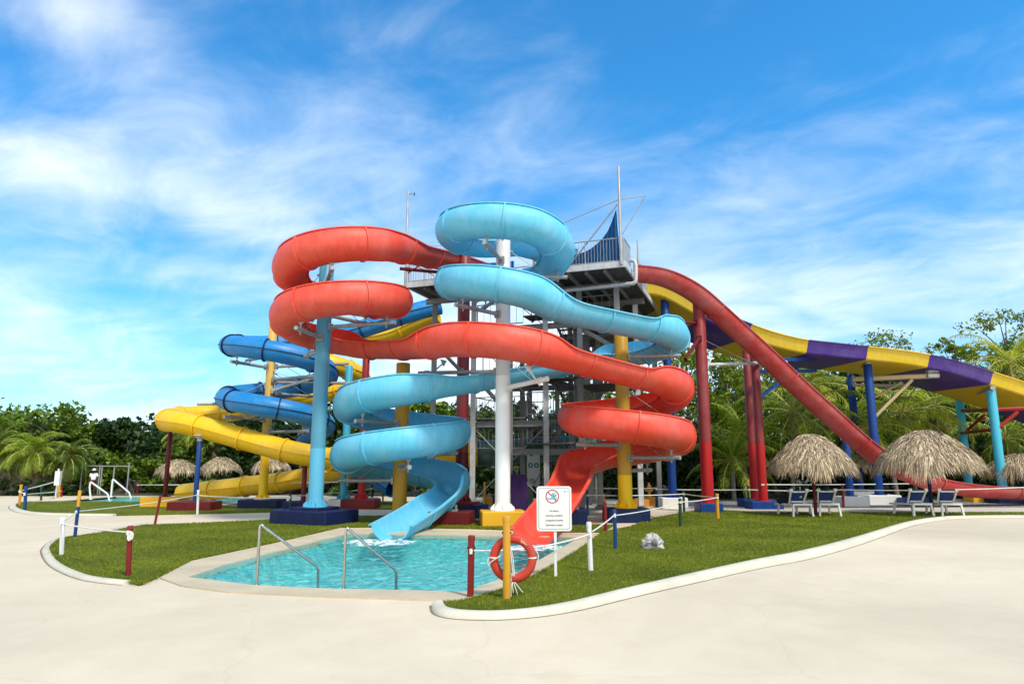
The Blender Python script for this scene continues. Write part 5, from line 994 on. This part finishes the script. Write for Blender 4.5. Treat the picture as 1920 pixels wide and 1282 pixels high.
def features(parent, c, fwd, capm=None, hairm=None):
    f = Vector(fwd).normalized(); s = f.cross(Vector((0, 0, 1))).normalized(); u = s.cross(f)
    b = MB(); 
    for k in (-1, 1): b.lathe([(0, -.012), (.012, 0), (0, .012)], tuple(c + f * .092 + s * k * .032 + u * .01), 8)
    b.obj('eye', M['plastic'], parent, smooth=True); b = MB(); b.beam(c + f * .095 + u * .01, c + f * .118 - u * .035, .028, .02); b.obj('nose', SKIN, parent); b = MB(); b.beam(c + f * .096 - u * .065 - s * .025, c + f * .096 - u * .065 + s * .025, .012, .012); b.obj('mouth', M['dkred'], parent)
    b = MB()
    for k in (-1, 1): b.box(tuple(c + s * k * .090), (.02, .045, .06))
    b.obj('ear', SKIN, parent); b = MB(); b.lathe([(.106, .0), (.112, .04), (.10, .085), (.06, .125), (.0, .135)], tuple(c), 16)
    if capm: b.loft([[tuple(c + f * (.09 + d) + s * w + u * z) for d, w, z in ((0, -.08, .02), (.09, -.06, .005), (.10, 0, .01), (.09, .06, .005), (0, .08, .02))], [tuple(c + f * (.09 + d) + s * w + u * z) for d, w, z in ((0, -.08, .032), (.09, -.06, .017), (.10, 0, .022), (.09, .06, .017), (0, .08, .032))]], True, True)
    b.obj('cap' if capm else 'hair', capm or hairm, parent, smooth=True)
def stander():
    Y = 46.0; q = Vector((P(175, 900, Y).x, Y, 0)); root = thing('person', 'person standing in a white shirt, white cap and red shorts by the rear pool', 'person', tuple(q)); v = lambda x, y, z: Vector((x, y, z))
    J = dict(pelvis=v(0, 0, .95), belly=v(0, 0, 1.12), chest=v(0, 0, 1.33), neck=v(0, -.01, 1.50), jaw=v(0, -.035, 1.57), skull=v(0, -.015, 1.66), crown=v(0, 0, 1.74), shol=v(-.20, 0, 1.42), shor=v(.20, 0, 1.42), elbl=v(-.27, .03, 1.14), elbr=v(.27, .03, 1.14), wril=v(-.25, -.06, .90), wrir=v(.25, -.06, .90), hipl=v(-.10, 0, .88), hipr=v(.10, 0, .88), knel=v(-.13, -.02, .48), kner=v(.13, -.03, .48), ankl=v(-.14, .02, .07), ankr=v(.15, .02, .07), toel=v(-.16, -.14, .04), toer=v(.18, -.14, .04)); body(root, J, SKIN)
    skinned('shirt', [v(0, 0, .96), v(0, 0, 1.15), v(0, 0, 1.34), v(0, 0, 1.45), v(-.20, 0, 1.42), v(.20, 0, 1.42), v(-.25, .02, 1.24), v(.25, .02, 1.24)], [(0, 1), (1, 2), (2, 3), (2, 4), (2, 5), (4, 6), (5, 7)], [(.18, .14), (.17, .14), (.19, .14), .07, .085, .085, .075, .075], M['white'], root, 1)
    skinned('shorts', [v(0, 0, .97), v(-.10, 0, .86), v(.10, 0, .86), v(-.125, -.01, .56), v(.125, -.02, .56)], [(0, 1), (0, 2), (1, 3), (2, 4)], [(.165, .13), .115, .115, .10, .10], M['post_red'], root, 1)
    features(root, Vector((q.x, q.y - .015, 1.66)), (0.2, -1, 0), capm=M['white'])
stander()
def recliner():
    root = thing('person', 'person lying back in the lounger right of the red parasol post, dark hair showing', 'person', (c2.x, c2.y, .045)); root.rotation_euler = (0, 0, -.13); v = lambda x, y, z: Vector((x, y, z)); a = R_(50)
    u = lambda t, o=.15: v(0, .62 - t * math.cos(a) + o * math.sin(a), .46 + t * math.sin(a) + o * math.cos(a)); pel, bel, che, nec, jaw, sku, cro = u(.0), u(.18), u(.38), u(.54, .13), u(.60, .14), u(.69, .10), u(.77, .07)
    J = dict(pelvis=pel, belly=bel, chest=che, neck=nec, jaw=jaw, skull=sku, crown=cro, shol=che + v(-.19, 0, .07), shor=che + v(.19, 0, .07), elbl=v(-.34, .55, .66), elbr=v(.34, .55, .66), wril=v(-.30, .80, .50), wrir=v(.30, .80, .50), hipl=pel + v(-.1, .05, 0), hipr=pel + v(.1, .05, 0), knel=v(-.13, 1.12, .72), kner=v(.13, 1.10, .66), ankl=v(-.13, 1.48, .46), ankr=v(.13, 1.52, .46), toel=v(-.14, 1.60, .56), toer=v(.15, 1.64, .56)); body(root, J, SKIN)
    skinned('shirt', [pel + v(0, -.02, .03), bel, che, che + v(-.19, 0, .07), che + v(.19, 0, .07), v(-.29, .56, .80), v(.29, .56, .80)], [(0, 1), (1, 2), (2, 3), (2, 4), (3, 5), (4, 6)], [(.16, .13), (.16, .13), (.18, .13), .08, .08, .07, .07], M['dkred'], root, 1)
    skinned('shorts', [pel, pel + v(-.1, .05, 0), pel + v(.1, .05, 0), v(-.12, .95, .62), v(.12, .95, .60)], [(0, 1), (0, 2), (1, 3), (2, 4)], [(.15, .12), .11, .11, .09, .09], M['navy'], root, 1)
    b = MB(); q = sku; w = Vector((c2.x, c2.y, .045)); b.lathe([(.095, -.06), (.112, .0), (.112, .05), (.09, .10), (.05, .135), (0, .145)], (w.x + q.x, w.y + q.y - .01, w.z + q.z), 16); o = b.obj('hair', M['black'], root, smooth=True)
    b = MB(); c_ = w + q
    for k in (-1, 1): b.lathe([(0, -.012), (.012, 0), (0, .012)], tuple(c_ + Vector((.032 * k, .085, .03))), 8)
    b.obj('eye', M['plastic'], root); b = MB(); b.beam(c_ + Vector((0, .09, .03)), c_ + Vector((0, .12, .0)), .028, .02); b.obj('nose', SKIN, root)
recliner()
# ================================================================== ORANGE HYDRANT BY THE PATH
q = G(1218, 947); rt = thing('fire_hydrant', 'orange yellow hydrant on an orange plinth beside the thin blue post', 'hydrant', tuple(q)); b = MB(); b.block(tuple(q), (.65, .5, .42)); b.obj('plinth', M['orange'], rt)
b = MB(); b.lathe([(.10, .42), (.10, .5), (.075, .55), (.075, .85), (.11, .9), (.11, .98), (.05, 1.05), (.03, 1.15)], tuple(q), 14); b.tube([(q.x - .2, q.y, .75), (q.x + .2, q.y, .75)], .05, 10); b.obj('barrel', M['post_yellow'], rt, smooth=True)
# ================================================================== THATCHED PARASOLS
def thatch_mats():
    m, nt, n, l, b = mat_base('palm_thatch'); ge = n.new('ShaderNodeNewGeometry'); r = n.new('ShaderNodeValToRGB'); e = r.color_ramp.elements; e[0].color = (.12, .088, .055, 1); e[1].color = (.88, .75, .55, 1); e2 = e.new(.5); e2.color = (.46, .34, .20, 1); l.new(ge.outputs['Random Per Island'], r.inputs[0])
    nz, t = noise_ramp(n, l, 3.0, 5, .3, .7, (.62, .60, .58, 1), (1.1, 1.08, 1.02, 1)); l.new(mixc(n, l, 1.0, r.outputs[0], nz, 'MULTIPLY'), b.inputs['Base Color']); b.inputs['Roughness'].default_value = .85; return m
M['thatch'] = thatch_mats()
def thatch_mesh(R, H, seed, n=5200):
    rng = np.random.default_rng(seed); th = rng.uniform(0, 2 * np.pi, n); f0 = np.sqrt(rng.uniform(0.0, 1.0, n)) * 1.0; L = rng.uniform(.35, .75, n) * R / 1.9
    f0 = np.clip(f0, .02, .93); lump = 1 + .05 * np.sin(th * 3 + seed) + .04 * np.sin(th * 7 + 2 * seed)
    def surf(f): return H * (1 - np.clip(f, 0, None) ** 1.75)      # domed cap
    r0 = f0 * R * lump; r1 = r0 + L * (.80 - .25 * f0); f1 = r1 / R
    z0 = surf(f0) + rng.uniform(0, .07, n); z1 = surf(np.minimum(f1, 1.0)) - np.where(f1 > 1, (f1 - 1) * R * 2.0, 0) + rng.uniform(-.10, .11, n); da = rng.normal(0, .07, n) / np.maximum(f0, .25); w = rng.uniform(.006, .017, n)
    P0 = np.stack([r0 * np.cos(th), r0 * np.sin(th), z0], 1); P2 = np.stack([r1 * np.cos(th + da), r1 * np.sin(th + da), z1], 1); P1 = (P0 + P2) / 2; P1[:, 2] += rng.uniform(.0, .08, n); tx = np.stack([-np.sin(th), np.cos(th), np.zeros(n)], 1) * w[:, None]; tz = np.zeros((n, 3)); tz[:, 2] = rng.uniform(-1, 1, n) * w
    V = np.stack([P0 - tx + tz, P0 + tx - tz, P1 - tx + tz, P1 + tx - tz, P2 - tx * .35, P2 + tx * .35], 1).reshape(-1, 3); b = np.arange(n) * 6; F = np.concatenate([np.stack([b, b + 1, b + 3, b + 2], 1), np.stack([b + 2, b + 3, b + 5, b + 4], 1)]); return V, F
def thatch_under(R, H, seed):
    b = MB(); n = 40; rings = []
    for f in (.0, .25, .5, .75, .95, .98): rings.append([(max(f, .01) * R * (1 + .04 * math.sin(k * .9 + seed)) * math.cos(2 * math.pi * k / n), max(f, .01) * R * (1 + .04 * math.sin(k * .9 + seed)) * math.sin(2 * math.pi * k / n), H * (1 - f ** 1.75) - .06 - (.05 if f > .96 else 0)) for k in range(n)])
    b.loft(rings[::-1], False, True); return b
def parasol(label, x, y, ze, zt, R, mat, seed, n=5200, pd=.14):
    root = thing('thatched_parasol', label, 'parasol', (x, y, 0), 'palm thatched parasols'); H = zt - ze; V, F = thatch_mesh(R, H, seed, n); o = np_mesh('thatch', V, F, M['thatch'], root, (0, 0, ze))
    u = thatch_under(R, H, seed); q = u.obj('thatch_lining', M['thatch'], None, smooth=True); q.parent = o
    b = MB(); b.lathe([(pd / 2, 0), (pd / 2, zt - .2)], (x, y, 0), 14); b.obj('post', mat, root, smooth=True); b = MB()
    for k in range(8): a = k * math.pi / 4; b.tube([(x + .06 * math.cos(a), y + .06 * math.sin(a), zt - .22), (x + R * .92 * math.cos(a), y + R * .92 * math.sin(a), ze + .05)], .03, 6)
    b.obj('rafter', M['palmbark'], root); return root
def pz(px, Y): return P(px, 900, Y).x
parasol('largest dome-shaped thatched parasol on a dark red post over two loungers', pz(1525, 28.9), 28.9, ZZ(905, 28.9) + .70, ZZ(817, 28.9) + .02, 1.62, M['dkred'], 1, 9500)
parasol('wide thatched parasol on a navy post before the end of the red slide', pz(1742, 29.3), 29.3, ZZ(893, 29.3) + .60, ZZ(808, 29.3), 1.93, M['navy'], 2, 11500)
parasol('grey thatched parasol cut off by the right edge of the photo', pz(1915, 38.5), 38.5, ZZ(893, 38.5) + .35, ZZ(852, 38.5), 1.75, M['navy'], 3, 3000)
parasol('distant thatched parasol between the two big ones behind the blue legs', pz(1612, 42.5), 42.5, ZZ(884, 42.5) + .35, ZZ(845, 42.5), 1.9, M['dkred'], 4, 3000)
parasol('distant thatched parasol half hidden behind the red column pair', pz(1432, 43), 43, ZZ(882, 43) + .35, ZZ(858, 43), 1.25, M['dkred'], 5, 2000)
parasol('distant thatched parasol crossed by the thin oxide red post', pz(331, 47.5), 47.5, ZZ(893, 47.5) + .35, ZZ(862, 47.5), 1.36, M['dkred'], 6, 2200)
parasol('distant thatched parasol just right of the thin blue post', pz(412, 48), 48, ZZ(888, 48) + .35, ZZ(858, 48), 1.28, M['navy'], 7, 2200)
parasol('distant thatched parasol behind the slim yellow column', pz(508, 47), 47, ZZ(886, 47) + .35, ZZ(856, 47), 1.2, M['dkred'], 8, 2200)
# ================================================================== VEGETATION
def leaf_quads(rng, C, N, size, flat=.35, spread=None, droop=0.0):
    """N leaves scattered round the clump centres C (k,4: x,y,z,radius); each a pointed leaf folded on its midrib"""
    k = rng.integers(0, len(C), N); c = C[k]; d = rng.normal(0, 1, (N, 3)); d /= np.linalg.norm(d, axis=1)[:, None]; rr = c[:, 3:4] * rng.uniform(.25, 1.0, (N, 1)) ** .6; p = c[:, :3] + d * rr * np.array([1, 1, .75])
    nrm = d * .6 + rng.normal(0, .6, (N, 3)) + np.array([0, 0, flat]); nrm /= np.linalg.norm(nrm, axis=1)[:, None]
    a = rng.normal(0, 1, (N, 3)); a[:, 2] -= droop; a -= nrm * (a * nrm).sum(1)[:, None]; a /= np.linalg.norm(a, axis=1)[:, None]; b = np.cross(nrm, a); L = size * rng.uniform(.6, 1.35, (N, 1)); w = L * .30
    V = np.stack([p - a * L * .5, p + b * w - a * L * .05 + nrm * w * .3, p + a * L * .5, p - b * w - a * L * .05 + nrm * w * .3], 1).reshape(-1, 3); return V
def qf(V): return np.arange(len(V)).reshape(-1, 4)
def tree(label, x, y, h, w, mat, seed, n=4200, leaf=.42, trunk_f=.35, name='broadleaf_tree', group='trees behind the water slides', airy=1.0, nc=34, lean=0.0, cat='tree', shape=1.0):
    rng = np.random.default_rng(seed); root = thing(name, label, cat, (x, y, 0), group); b = MB(); hb = h * trunk_f; C = []
    ph = rng.uniform(0, 6.28); ax = lambda t: (x + lean * t * t + .25 * math.sin(t * 4 + ph), y + .2 * math.cos(t * 3 + ph), h * t); r0 = (.012 if m_thin(mat) else .02) * h + .05
    b.tube([ax(t) for t in np.linspace(0, .8, 8)], [r0 * (1 - .75 * t) + .02 for t in np.linspace(0, 1, 8)], 8)
    for i in range(nc):
        t = trunk_f + (1 - trunk_f) * (i + rng.uniform(0, 1)) / nc; f = (t - trunk_f) / (1 - trunk_f); rad = w / 2 * (math.sin(math.pi * min(.15 + .85 * f, 1) ** shape) ** .7 * .9 + .12) * rng.uniform(.45, 1.05); a = i * 2.4 + rng.uniform(-.5, .5)
        q = ax(min(t, .8)); e = (ax(t)[0] + rad * math.cos(a), ax(t)[1] + rad * math.sin(a), h * min(t, .97) * rng.uniform(.96, 1.03)); C.append((*e, rng.uniform(.09, .19) * w * airy))
        s = ax(max(trunk_f * .8, min(t - .18, .78))); m_ = ((s[0] + e[0]) / 2, (s[1] + e[1]) / 2, (s[2] + e[2]) / 2 + .1 * rad); b.tube([s, m_, e], [r0 * .34, r0 * .2, .015], 5, False)
        for j in range(2): C.append((e[0] + rng.normal(0, .10) * w, e[1] + rng.normal(0, .10) * w, e[2] + rng.normal(0, .05) * w, rng.uniform(.05, .12) * w * airy))
    b.obj('trunk', M['bark'], root, smooth=True); C = np.array(C); C[:, :2] -= (x, y); V = leaf_quads(rng, C, n, leaf); np_mesh('crown', V, qf(V), mat, root); return root
def m_thin(m): return m is M['bamboo']
def shrub(label, x, y, w, d, h, mat, seed, n=2600, leaf=.3, name='shrub', group='shrubs and hedges', cat='shrub', round_=True):
    rng = np.random.default_rng(seed); root = thing(name, label, cat, (x, y, 0), group); C = []; b = MB()
    for i in range(26):
        a, c_, t = rng.uniform(-.5, .5), rng.uniform(-.5, .5), rng.uniform(.05, 1); k = (1 - (2 * a) ** 4 * .5) if round_ else 1; C.append((a * w, c_ * d, t * h * k * .92, rng.uniform(.14, .24) * min(h, w) + .12))
        if i % 4 == 0: b.tube([(x + a * w * .35, y + c_ * d * .35, 0), (x + a * w * .8, y + c_ * d * .8, t * h * .5), (x + a * w, y + c_ * d, t * h * .9)], [.035, .025, .012], 5, False)
    b.obj('stem', M['bark'], root); V = leaf_quads(rng, np.array(C), n, leaf); V[:, 2] = np.maximum(V[:, 2], .02); np_mesh('foliage', V, qf(V), mat, root); return root
def palm(label, x, y, ht, fl, mat, seed, nf=20, lean=(0, 0), r=.13, up=1.1, droop=1.0, lw=.046, ll=.62, name='coconut_palm', group='palms', dry=2, nl=34):
    rng = np.random.default_rng(seed); root = thing(name, label, 'palm', (x, y, 0), group); b = MB(); pts = [(x + lean[0] * t ** 2, y + lean[1] * t ** 2, ht * t) for t in np.linspace(0, 1, 14)]; rr = [r * (1.35 if i == 0 else 1 - .25 * i / 13 + .06 * (i % 2)) for i in range(14)]; b.tube(pts, rr, 10); b.obj('trunk', M['palmbark'], root, smooth=True)
    b = MB(); b.lathe([(r * .7, -.5), (r * 1.5, -.1), (r * 1.3, .2), (.03, .5)], pts[-1], 10)
    for k in range(5): a = k * 1.256; b.lathe([(0, -.12), (.10, -.05), (.12, .04), (0, .13)], (pts[-1][0] + .22 * math.cos(a), pts[-1][1] + .22 * math.sin(a), pts[-1][2] - .18), 8)
    b.obj('crown_shaft', M['dry'], root, smooth=True); top = np.array(pts[-1]); green, dead = [], []; stems = MB()
    for k in range(nf + dry):
        isd = k >= nf; az = k * 2.39996 + rng.uniform(-.2, .2); el = (up - 1.75 * (k / nf) + rng.uniform(-.12, .12)) if not isd else -1.0 + rng.uniform(-.2, .1); L = fl * rng.uniform(.85, 1.1) * (.75 if isd else 1); n = 18; P_ = [top.copy()]; e = el
        for i in range(n): st = L / n; dirv = np.array([math.cos(e) * math.cos(az), math.cos(e) * math.sin(az), math.sin(e)]); P_.append(P_[-1] + dirv * st); e -= droop * 1.55 / n * (.4 + 1.3 * i / n)
        P_ = np.array(P_); stems.tube([tuple(q) for q in P_[::3]], [.045 * (1 - i / 7.5) + .008 for i in range(len(P_[::3]))], 4, False); side = np.array([-math.sin(az), math.cos(az), 0])
        ts = np.linspace(.10, .995, nl); base = np.stack([np.interp(ts * n, np.arange(n + 1), P_[:, j]) for j in range(3)], 1); tang = np.gradient(base, axis=0); tang /= np.linalg.norm(tang, axis=1)[:, None]
        for sg in (-1, 1):
            l_ = ll * fl / 2.6 * np.sin(np.pi * (.12 + .83 * ts)) ** .6 * rng.uniform(.8, 1.15, nl); out = side * sg; dr = np.stack([np.zeros(nl), np.zeros(nl), -np.ones(nl)], 1); d1 = out * .85 + tang * .65 + dr * .10 + rng.normal(0, .08, (nl, 3)); d1 /= np.linalg.norm(d1, axis=1)[:, None]; d2 = d1 + dr * (.75 + rng.uniform(0, .5, (nl, 1))); d2 /= np.linalg.norm(d2, axis=1)[:, None]
            m_ = base + d1 * (l_ * .5)[:, None]; t_ = m_ + d2 * (l_ * .55)[:, None]; w = tang * lw; quad = np.stack([base - w * .4, base + w * .4, m_ + w * .5, m_ - w * .5, m_ - w * .5, m_ + w * .5, t_ + w * .08, t_ - w * .08], 1).reshape(-1, 3); (dead if isd else green).append(quad)
    V = np.concatenate(green); V -= np.array([x, y, 0]); o = np_mesh('frond', V, qf(V), mat, root); stems.obj('frond_rib', M['rib'], root)
    if dead: V = np.concatenate(dead); V -= np.array([x, y, 0]); np_mesh('dry_frond', V, qf(V), M['dry'], root)
    return root
M['rib'] = paint('frond_rib_green', (0.42, 0.40, 0.09), .5, .1, rust=False)
def X(px, Y): return P(px, 850, Y).x
def HT(py, Y): return ZZ(py, Y)
lf = M['leaf']; l2 = M['leaf2']; ld = M['leafd']; bm = M['bamboo']
LT = [('spreading tree with a ragged top at the far left edge', 5, 56, 765, 8, lf), ('broad bright tree with a tall dark twig tip left of the fan palms', 78, 54, 750, 8.5, l2), ('tree with sparse top twigs behind the left palms', 128, 58, 782, 6, lf), ('slender dark pointed tree of the left forest edge', 213, 56, 774, 4.5, ld),
      ('rounded bright bush-like tree low in front of the left forest', 192, 51, 838, 4.2, l2), ('low dark tree between the pointed tree and the yellow tube', 262, 58, 792, 6, lf), ('dark tree behind the left bend of the yellow tube', 330, 57, 785, 7, ld), ('dark green tree above the two distant parasols', 410, 54, 800, 7, lf), ('tree behind the slim yellow column', 490, 54, 778, 7, ld), ('tall dense dark tree between the slim yellow and light blue columns', 575, 52, 722, 7.5, ld), ('tree seen left of the lower light blue coils', 645, 52, 775, 6, lf), ('tree whose tip shows above the lower light blue coil', 795, 50, 748, 6, l2), ('tree low behind the tower legs', 880, 52, 765, 6.5, lf), ('tree behind the stair flights', 985, 50, 770, 6.5, ld), ('light tree right of the stair above the right red coil', 1112, 50, 728, 6, l2), ('tree just left of the right red coil bend', 1175, 52, 740, 7, lf)]
for i, (lb, px, Y, py, w, m_) in enumerate(LT): tree(lb, X(px, Y), Y, HT(py + (16 if px < 340 else 0), Y), w, m_, 20 + i, n=3800 if px < 620 else 2600, leaf=.42, trunk_f=.25)
RT = [('feathery bamboo right behind the tall red column', 1300, 46, 655, 6.5, bm), ('large feathery bamboo between the tall red column and the red pair', 1375, 47, 640, 8, bm), ('bamboo behind the red column pair', 1445, 50, 660, 7, bm), ('tree behind the upright coconut palm', 1560, 54, 690, 8, lf), ('dark tree under the purple bands of the wide slide', 1640, 52, 700, 8, ld), ('airy bamboo tips over the middle of the wide slide', 1690, 56, 628, 8, bm), ('thin bamboo spray standing alone against the sky right of the slide crest', 1812, 52, 638, 4, bm), ('tree behind the turquoise legs', 1800, 50, 735, 8, ld), ('tall airy tree at the upper right edge', 1915, 52, 585, 8, bm), ('dense tree low at the right edge', 1960, 50, 640, 9, l2)]
for i, (lb, px, Y, py, w, m_) in enumerate(RT): air = 'airy' in lb or 'spray' in lb; tree(lb, X(px, Y), Y, HT(py, Y), w, m_, 60 + i, n=5200 if air else (7500 if m_ is bm else 5200), leaf=.26 if m_ is bm else .36, trunk_f=.15, airy=.95 if air else 1.0, name='bamboo_clump' if 'bamboo' in lb else 'broadleaf_tree', shape=1.3 if m_ is bm else 1)
# one far wood behind all of them
def far_wood():
    rng = np.random.default_rng(99); C = []
    for px, Y, py in [(p_, 62 + 6 * math.sin(p_ * .05), t_) for p_, t_ in zip(np.linspace(-700, 2700, 150), np.interp(np.linspace(-700, 2700, 150), [-120, 0, 100, 160, 300, 500, 640, 760, 1180, 1260, 1340, 1500, 1700, 1850, 2040], [790, 795, 790, 806, 808, 790, 775, 790, 775, 735, 705, 715, 705, 690, 680]))]:
        xx, h = X(px, Y), HT(py + rng.uniform(-5, 12), Y)
        for k in range(7): C.append((xx + rng.normal(0, 1.2), Y + rng.normal(0, 2), h * (.12 + .84 * k / 6), rng.uniform(1.0, 1.7)))
    V = leaf_quads(rng, np.array(C), 66000, .55); V[:, 2] = np.maximum(V[:, 2], 0); tag(np_mesh('forest', V, qf(V), M['leafd']), 'dense dark wood closing the view behind the slides', 'forest', kind='stuff')
far_wood()
palm('tall coconut palm right of the red column pair, crown under the yellow band', X(1482, 42), 42, HT(772, 42), 4.4, M['palm'], 1, 22, (.3, 0)); palm('coconut palm under the first purple band with upright fronds', X(1535, 47), 47, HT(720, 47), 4.0, M['palmy'], 2, 20, up=1.35)
palm('coconut palm beside the far blue leg with long arching fronds', X(1710, 43.5), 43.5, HT(775, 43.5), 4.6, M['palmy'], 3, 22, (-.4, 0)); palm('coconut palm between the tan beam and the far turquoise leg', X(1765, 46.5), 46.5, HT(760, 46.5), 4.2, M['palm'], 4, 20); palm('coconut palm with a leaning ringed trunk behind the right parasol', X(1675, 40.8), 40.8, HT(800, 40.8), 3.4, M['palm'], 5, 18, (-1.2, 0))
palm('coconut palm at the right edge below the wide slide', X(1890, 45), 45, HT(820, 45), 4.0, M['palm'], 6, 20); palm('yellow-green coconut palm at the right edge above the wide slide', X(1915, 48), 48, HT(678, 48), 4.4, M['palmy'], 7, 20); palm('coconut palm behind the left thatched parasol', X(1600, 45), 45, HT(790, 45), 4.0, M['palm'], 8, 20)
palm('low feathery palm clump right of the tall red column', X(1372, 41), 41, 2.3, 3.2, M['palm'], 9, 24, up=1.45, droop=.8, name='areca_palm', dry=0); palm('second low feathery palm clump left of the red column pair', X(1395, 42.5), 42.5, 3.6, 3.0, M['palm'], 10, 22, up=1.45, droop=.8, name='areca_palm', dry=0)
palm('bright green young palm by the wall at the left', X(62, 47), 47, HT(850, 47), 2.6, M['palm'], 11, 26, up=1.4, droop=1.3, r=.16, name='young_palm', nl=60, ll=.7, lw=.03); palm('dark young palm right of the bright one at the left', X(124, 48), 48, HT(858, 48), 2.6, M['palmd'], 12, 26, (.2, 0), up=1.3, droop=1.4, r=.17, name='young_palm', nl=60, ll=.7, lw=.03); palm('young palm cut off by the left edge of the photo', X(-12, 47.5), 47.5, HT(835, 47.5), 2.8, M['palmd'], 13, 24, name='young_palm', nl=60, ll=.7, lw=.03)
palm('bare-trunked palm behind the yellow tube near the distant parasols', X(402, 52), 52, HT(812, 52), 2.6, M['palm'], 14, 18, r=.18, name='young_palm'); palm('grey-trunked palm left of the thin oxide red post', X(348, 53), 53, HT(815, 53), 2.6, M['palm'], 15, 18, r=.14, name='young_palm')
SH = [('dark hedge at the left edge before the stone wall', 30, 46.2, 8.0, 1.2, 1.0, ld), ('dark hedge between the left palms and the person in white', 112, 46.8, 4.6, 1.0, .7, ld), ('creeper covered bank behind the white pool rails', 268, 51, 6.3, 2.4, 2.6, l2), ('creeper covered bank behind the distant crossed parasol', 350, 51, 6.2, 2.4, 2.5, lf), ('dark hedge behind the two distant parasols', 430, 51, 6.6, 2, 2.5, ld), ('dark hedge behind the slim yellow column', 520, 50, 6.6, 2, 2.6, ld), ('dark hedge behind the light blue column', 610, 48.5, 6.4, 2, 2.3, ld), ('hedge low behind the lower light blue coils', 740, 46, 8, 2, 2.2, lf), ('hedge behind the green tube', 880, 45.5, 8, 2, 2.6, ld), ('hedge behind the tower stair', 1010, 45.5, 8, 2, 2.8, ld), ('dark hedge behind the right red coil', 1120, 44, 7, 2, 3.2, ld), ('dark hedge behind the ochre column', 1215, 43.5, 6, 2, 4.0, ld), ('tall dark shrub left of the tall red column', 1285, 43, 5, 2, 4.4, ld), ('dark shrub right of the tall red column', 1350, 43.5, 5, 2, 4.0, ld), ('dark shrub between the red pair and the left parasol', 1455, 45, 6, 2, 3.8, ld), ('dark shrub behind the left parasol', 1540, 46, 6, 2, 4.0, ld), ('dark shrub between the two big parasols', 1630, 46, 6, 2, 4.0, ld), ('dark shrub behind the right parasol', 1720, 46, 6, 2, 4.0, ld), ('dark shrub behind the turquoise legs', 1815, 46, 6, 2, 4.2, ld), ('dark shrub at the right edge', 1905, 46, 7, 2, 4.2, ld)]
for i, (lb, px, Y, w, d, h, m_) in enumerate(SH): shrub(lb, X(px, Y), Y, w, d, h, m_, 200 + i, n=2600 if h > 1.5 else 1800, leaf=.30 if h > 1.5 else .2, name='hedge' if 'hedge' in lb else 'shrub')
# stone wall and wire fence on the left
def wall():
    m, nt, n, l, b_ = mat_base('rubble_stone'); tc = n.new('ShaderNodeTexCoord'); v = n.new('ShaderNodeTexVoronoi'); v.inputs['Scale'].default_value = 3.2; l.new(tc.outputs['Object'], v.inputs['Vector']); r = n.new('ShaderNodeValToRGB'); r.color_ramp.elements[0].color = (.10, .085, .06, 1); r.color_ramp.elements[1].color = (.30, .25, .17, 1); sp = n.new('ShaderNodeSeparateColor'); l.new(v.outputs['Color'], sp.inputs[0]); l.new(sp.outputs[0], r.inputs[0]); l.new(r.outputs[0], b_.inputs['Base Color']); b_.inputs['Roughness'].default_value = .95; bump(n, l, b_, v.outputs['Distance'], 1.0, .1); M['rubble'] = m
    root = thing('stone_wall', 'low brown rubble stone wall behind the palms at the left', 'wall', (X(50, 49.5), 49.5, 0)); b = MB(); rng = random.Random(8); a, c = X(-60, 49.5), X(142, 49.5); top = []; N = 40
    ring = lambda y_: [(a + (c - a) * i / N, y_ + rng.uniform(-.06, .06), h) for i in range(N + 1) for h in ()]
    rows = [[(a + (c - a) * i / N, 49.5 - .2 + rng.uniform(-.07, .07), z + rng.uniform(-.05, .05) * (z > 0)) for i in range(N + 1)] for z in (0, .4, .8, 1.2, 1.6, 1.95)]; rows += [[(q[0], 49.75, q[2]) for q in rows[-1]], [(q[0], 49.75, 0) for q in rows[-1]]]
    b.loft([list(r_) for r_ in zip(*rows)], True, True); b.obj('masonry', m, root); b = MB(); b.beam((a, 49.5, 2.0), (c, 49.5, 2.0), .12, .08); b.obj('coping_rail', M['steel'], root)
wall()
def bank():
    b = MB(); rng = random.Random(2); n = 26; rings = []; x0, y0 = X(165, 52), 52.5
    for k in range(7): t = k / 6; rings.append([(x0 + (4.2 * (1 - t) + .2) * math.cos(2 * math.pi * i / n) * (1 + .12 * rng.uniform(-1, 1)), y0 + (2.2 * (1 - t) + .1) * math.sin(2 * math.pi * i / n), 2.3 * t ** .7 + .12 * rng.uniform(-1, 1)) for i in range(n)])
    b.loft(rings, False, True); structure(b, 'terrain', concrete('pale_earth', (.44, .36, .24), 1.0, .35, bs=.6), smooth=True, auto=60)
bank()
fe = thing('wire_fence', 'grey pipe fence with a top rail behind the person in white', 'fence', (X(190, 48), 48, 0)); Yf = 48.0; b = MB(); zt = HT(874, Yf); b.tube([(X(150, Yf), Yf, HT(873, Yf)), (X(247, Yf), Yf, zt)], .04, 8); b.obj('top_rail', M['steel'], fe, smooth=True)
for px in (157, 190, 194, 217, 244):
    b = MB(); b.tube([(X(px, Yf), Yf + .02, 0), (X(px, Yf), Yf + .02, zt + (.25 if px == 244 else -.02))], .05, 8); b.obj('fence_post', M['steel'], fe, smooth=True)
# small gate pillar with a pale roof between the left palms
q = Vector((X(107, 48.6), 48.6, 0)); gp = thing('gate_pillar', 'stone gate pillar with a pale thatched cap between the left palms', 'pillar', tuple(q)); b = MB(); b.block(tuple(q), (.9, .9, 2.3), 0, .06); b.obj('pillar_body', M['rubble'], gp); b = MB(); b.lathe([(.75, 2.3), (.78, 2.36), (.30, 2.75), (.05, 2.85)], tuple(q), 8); b.obj('pillar_cap', M['coping'], gp)
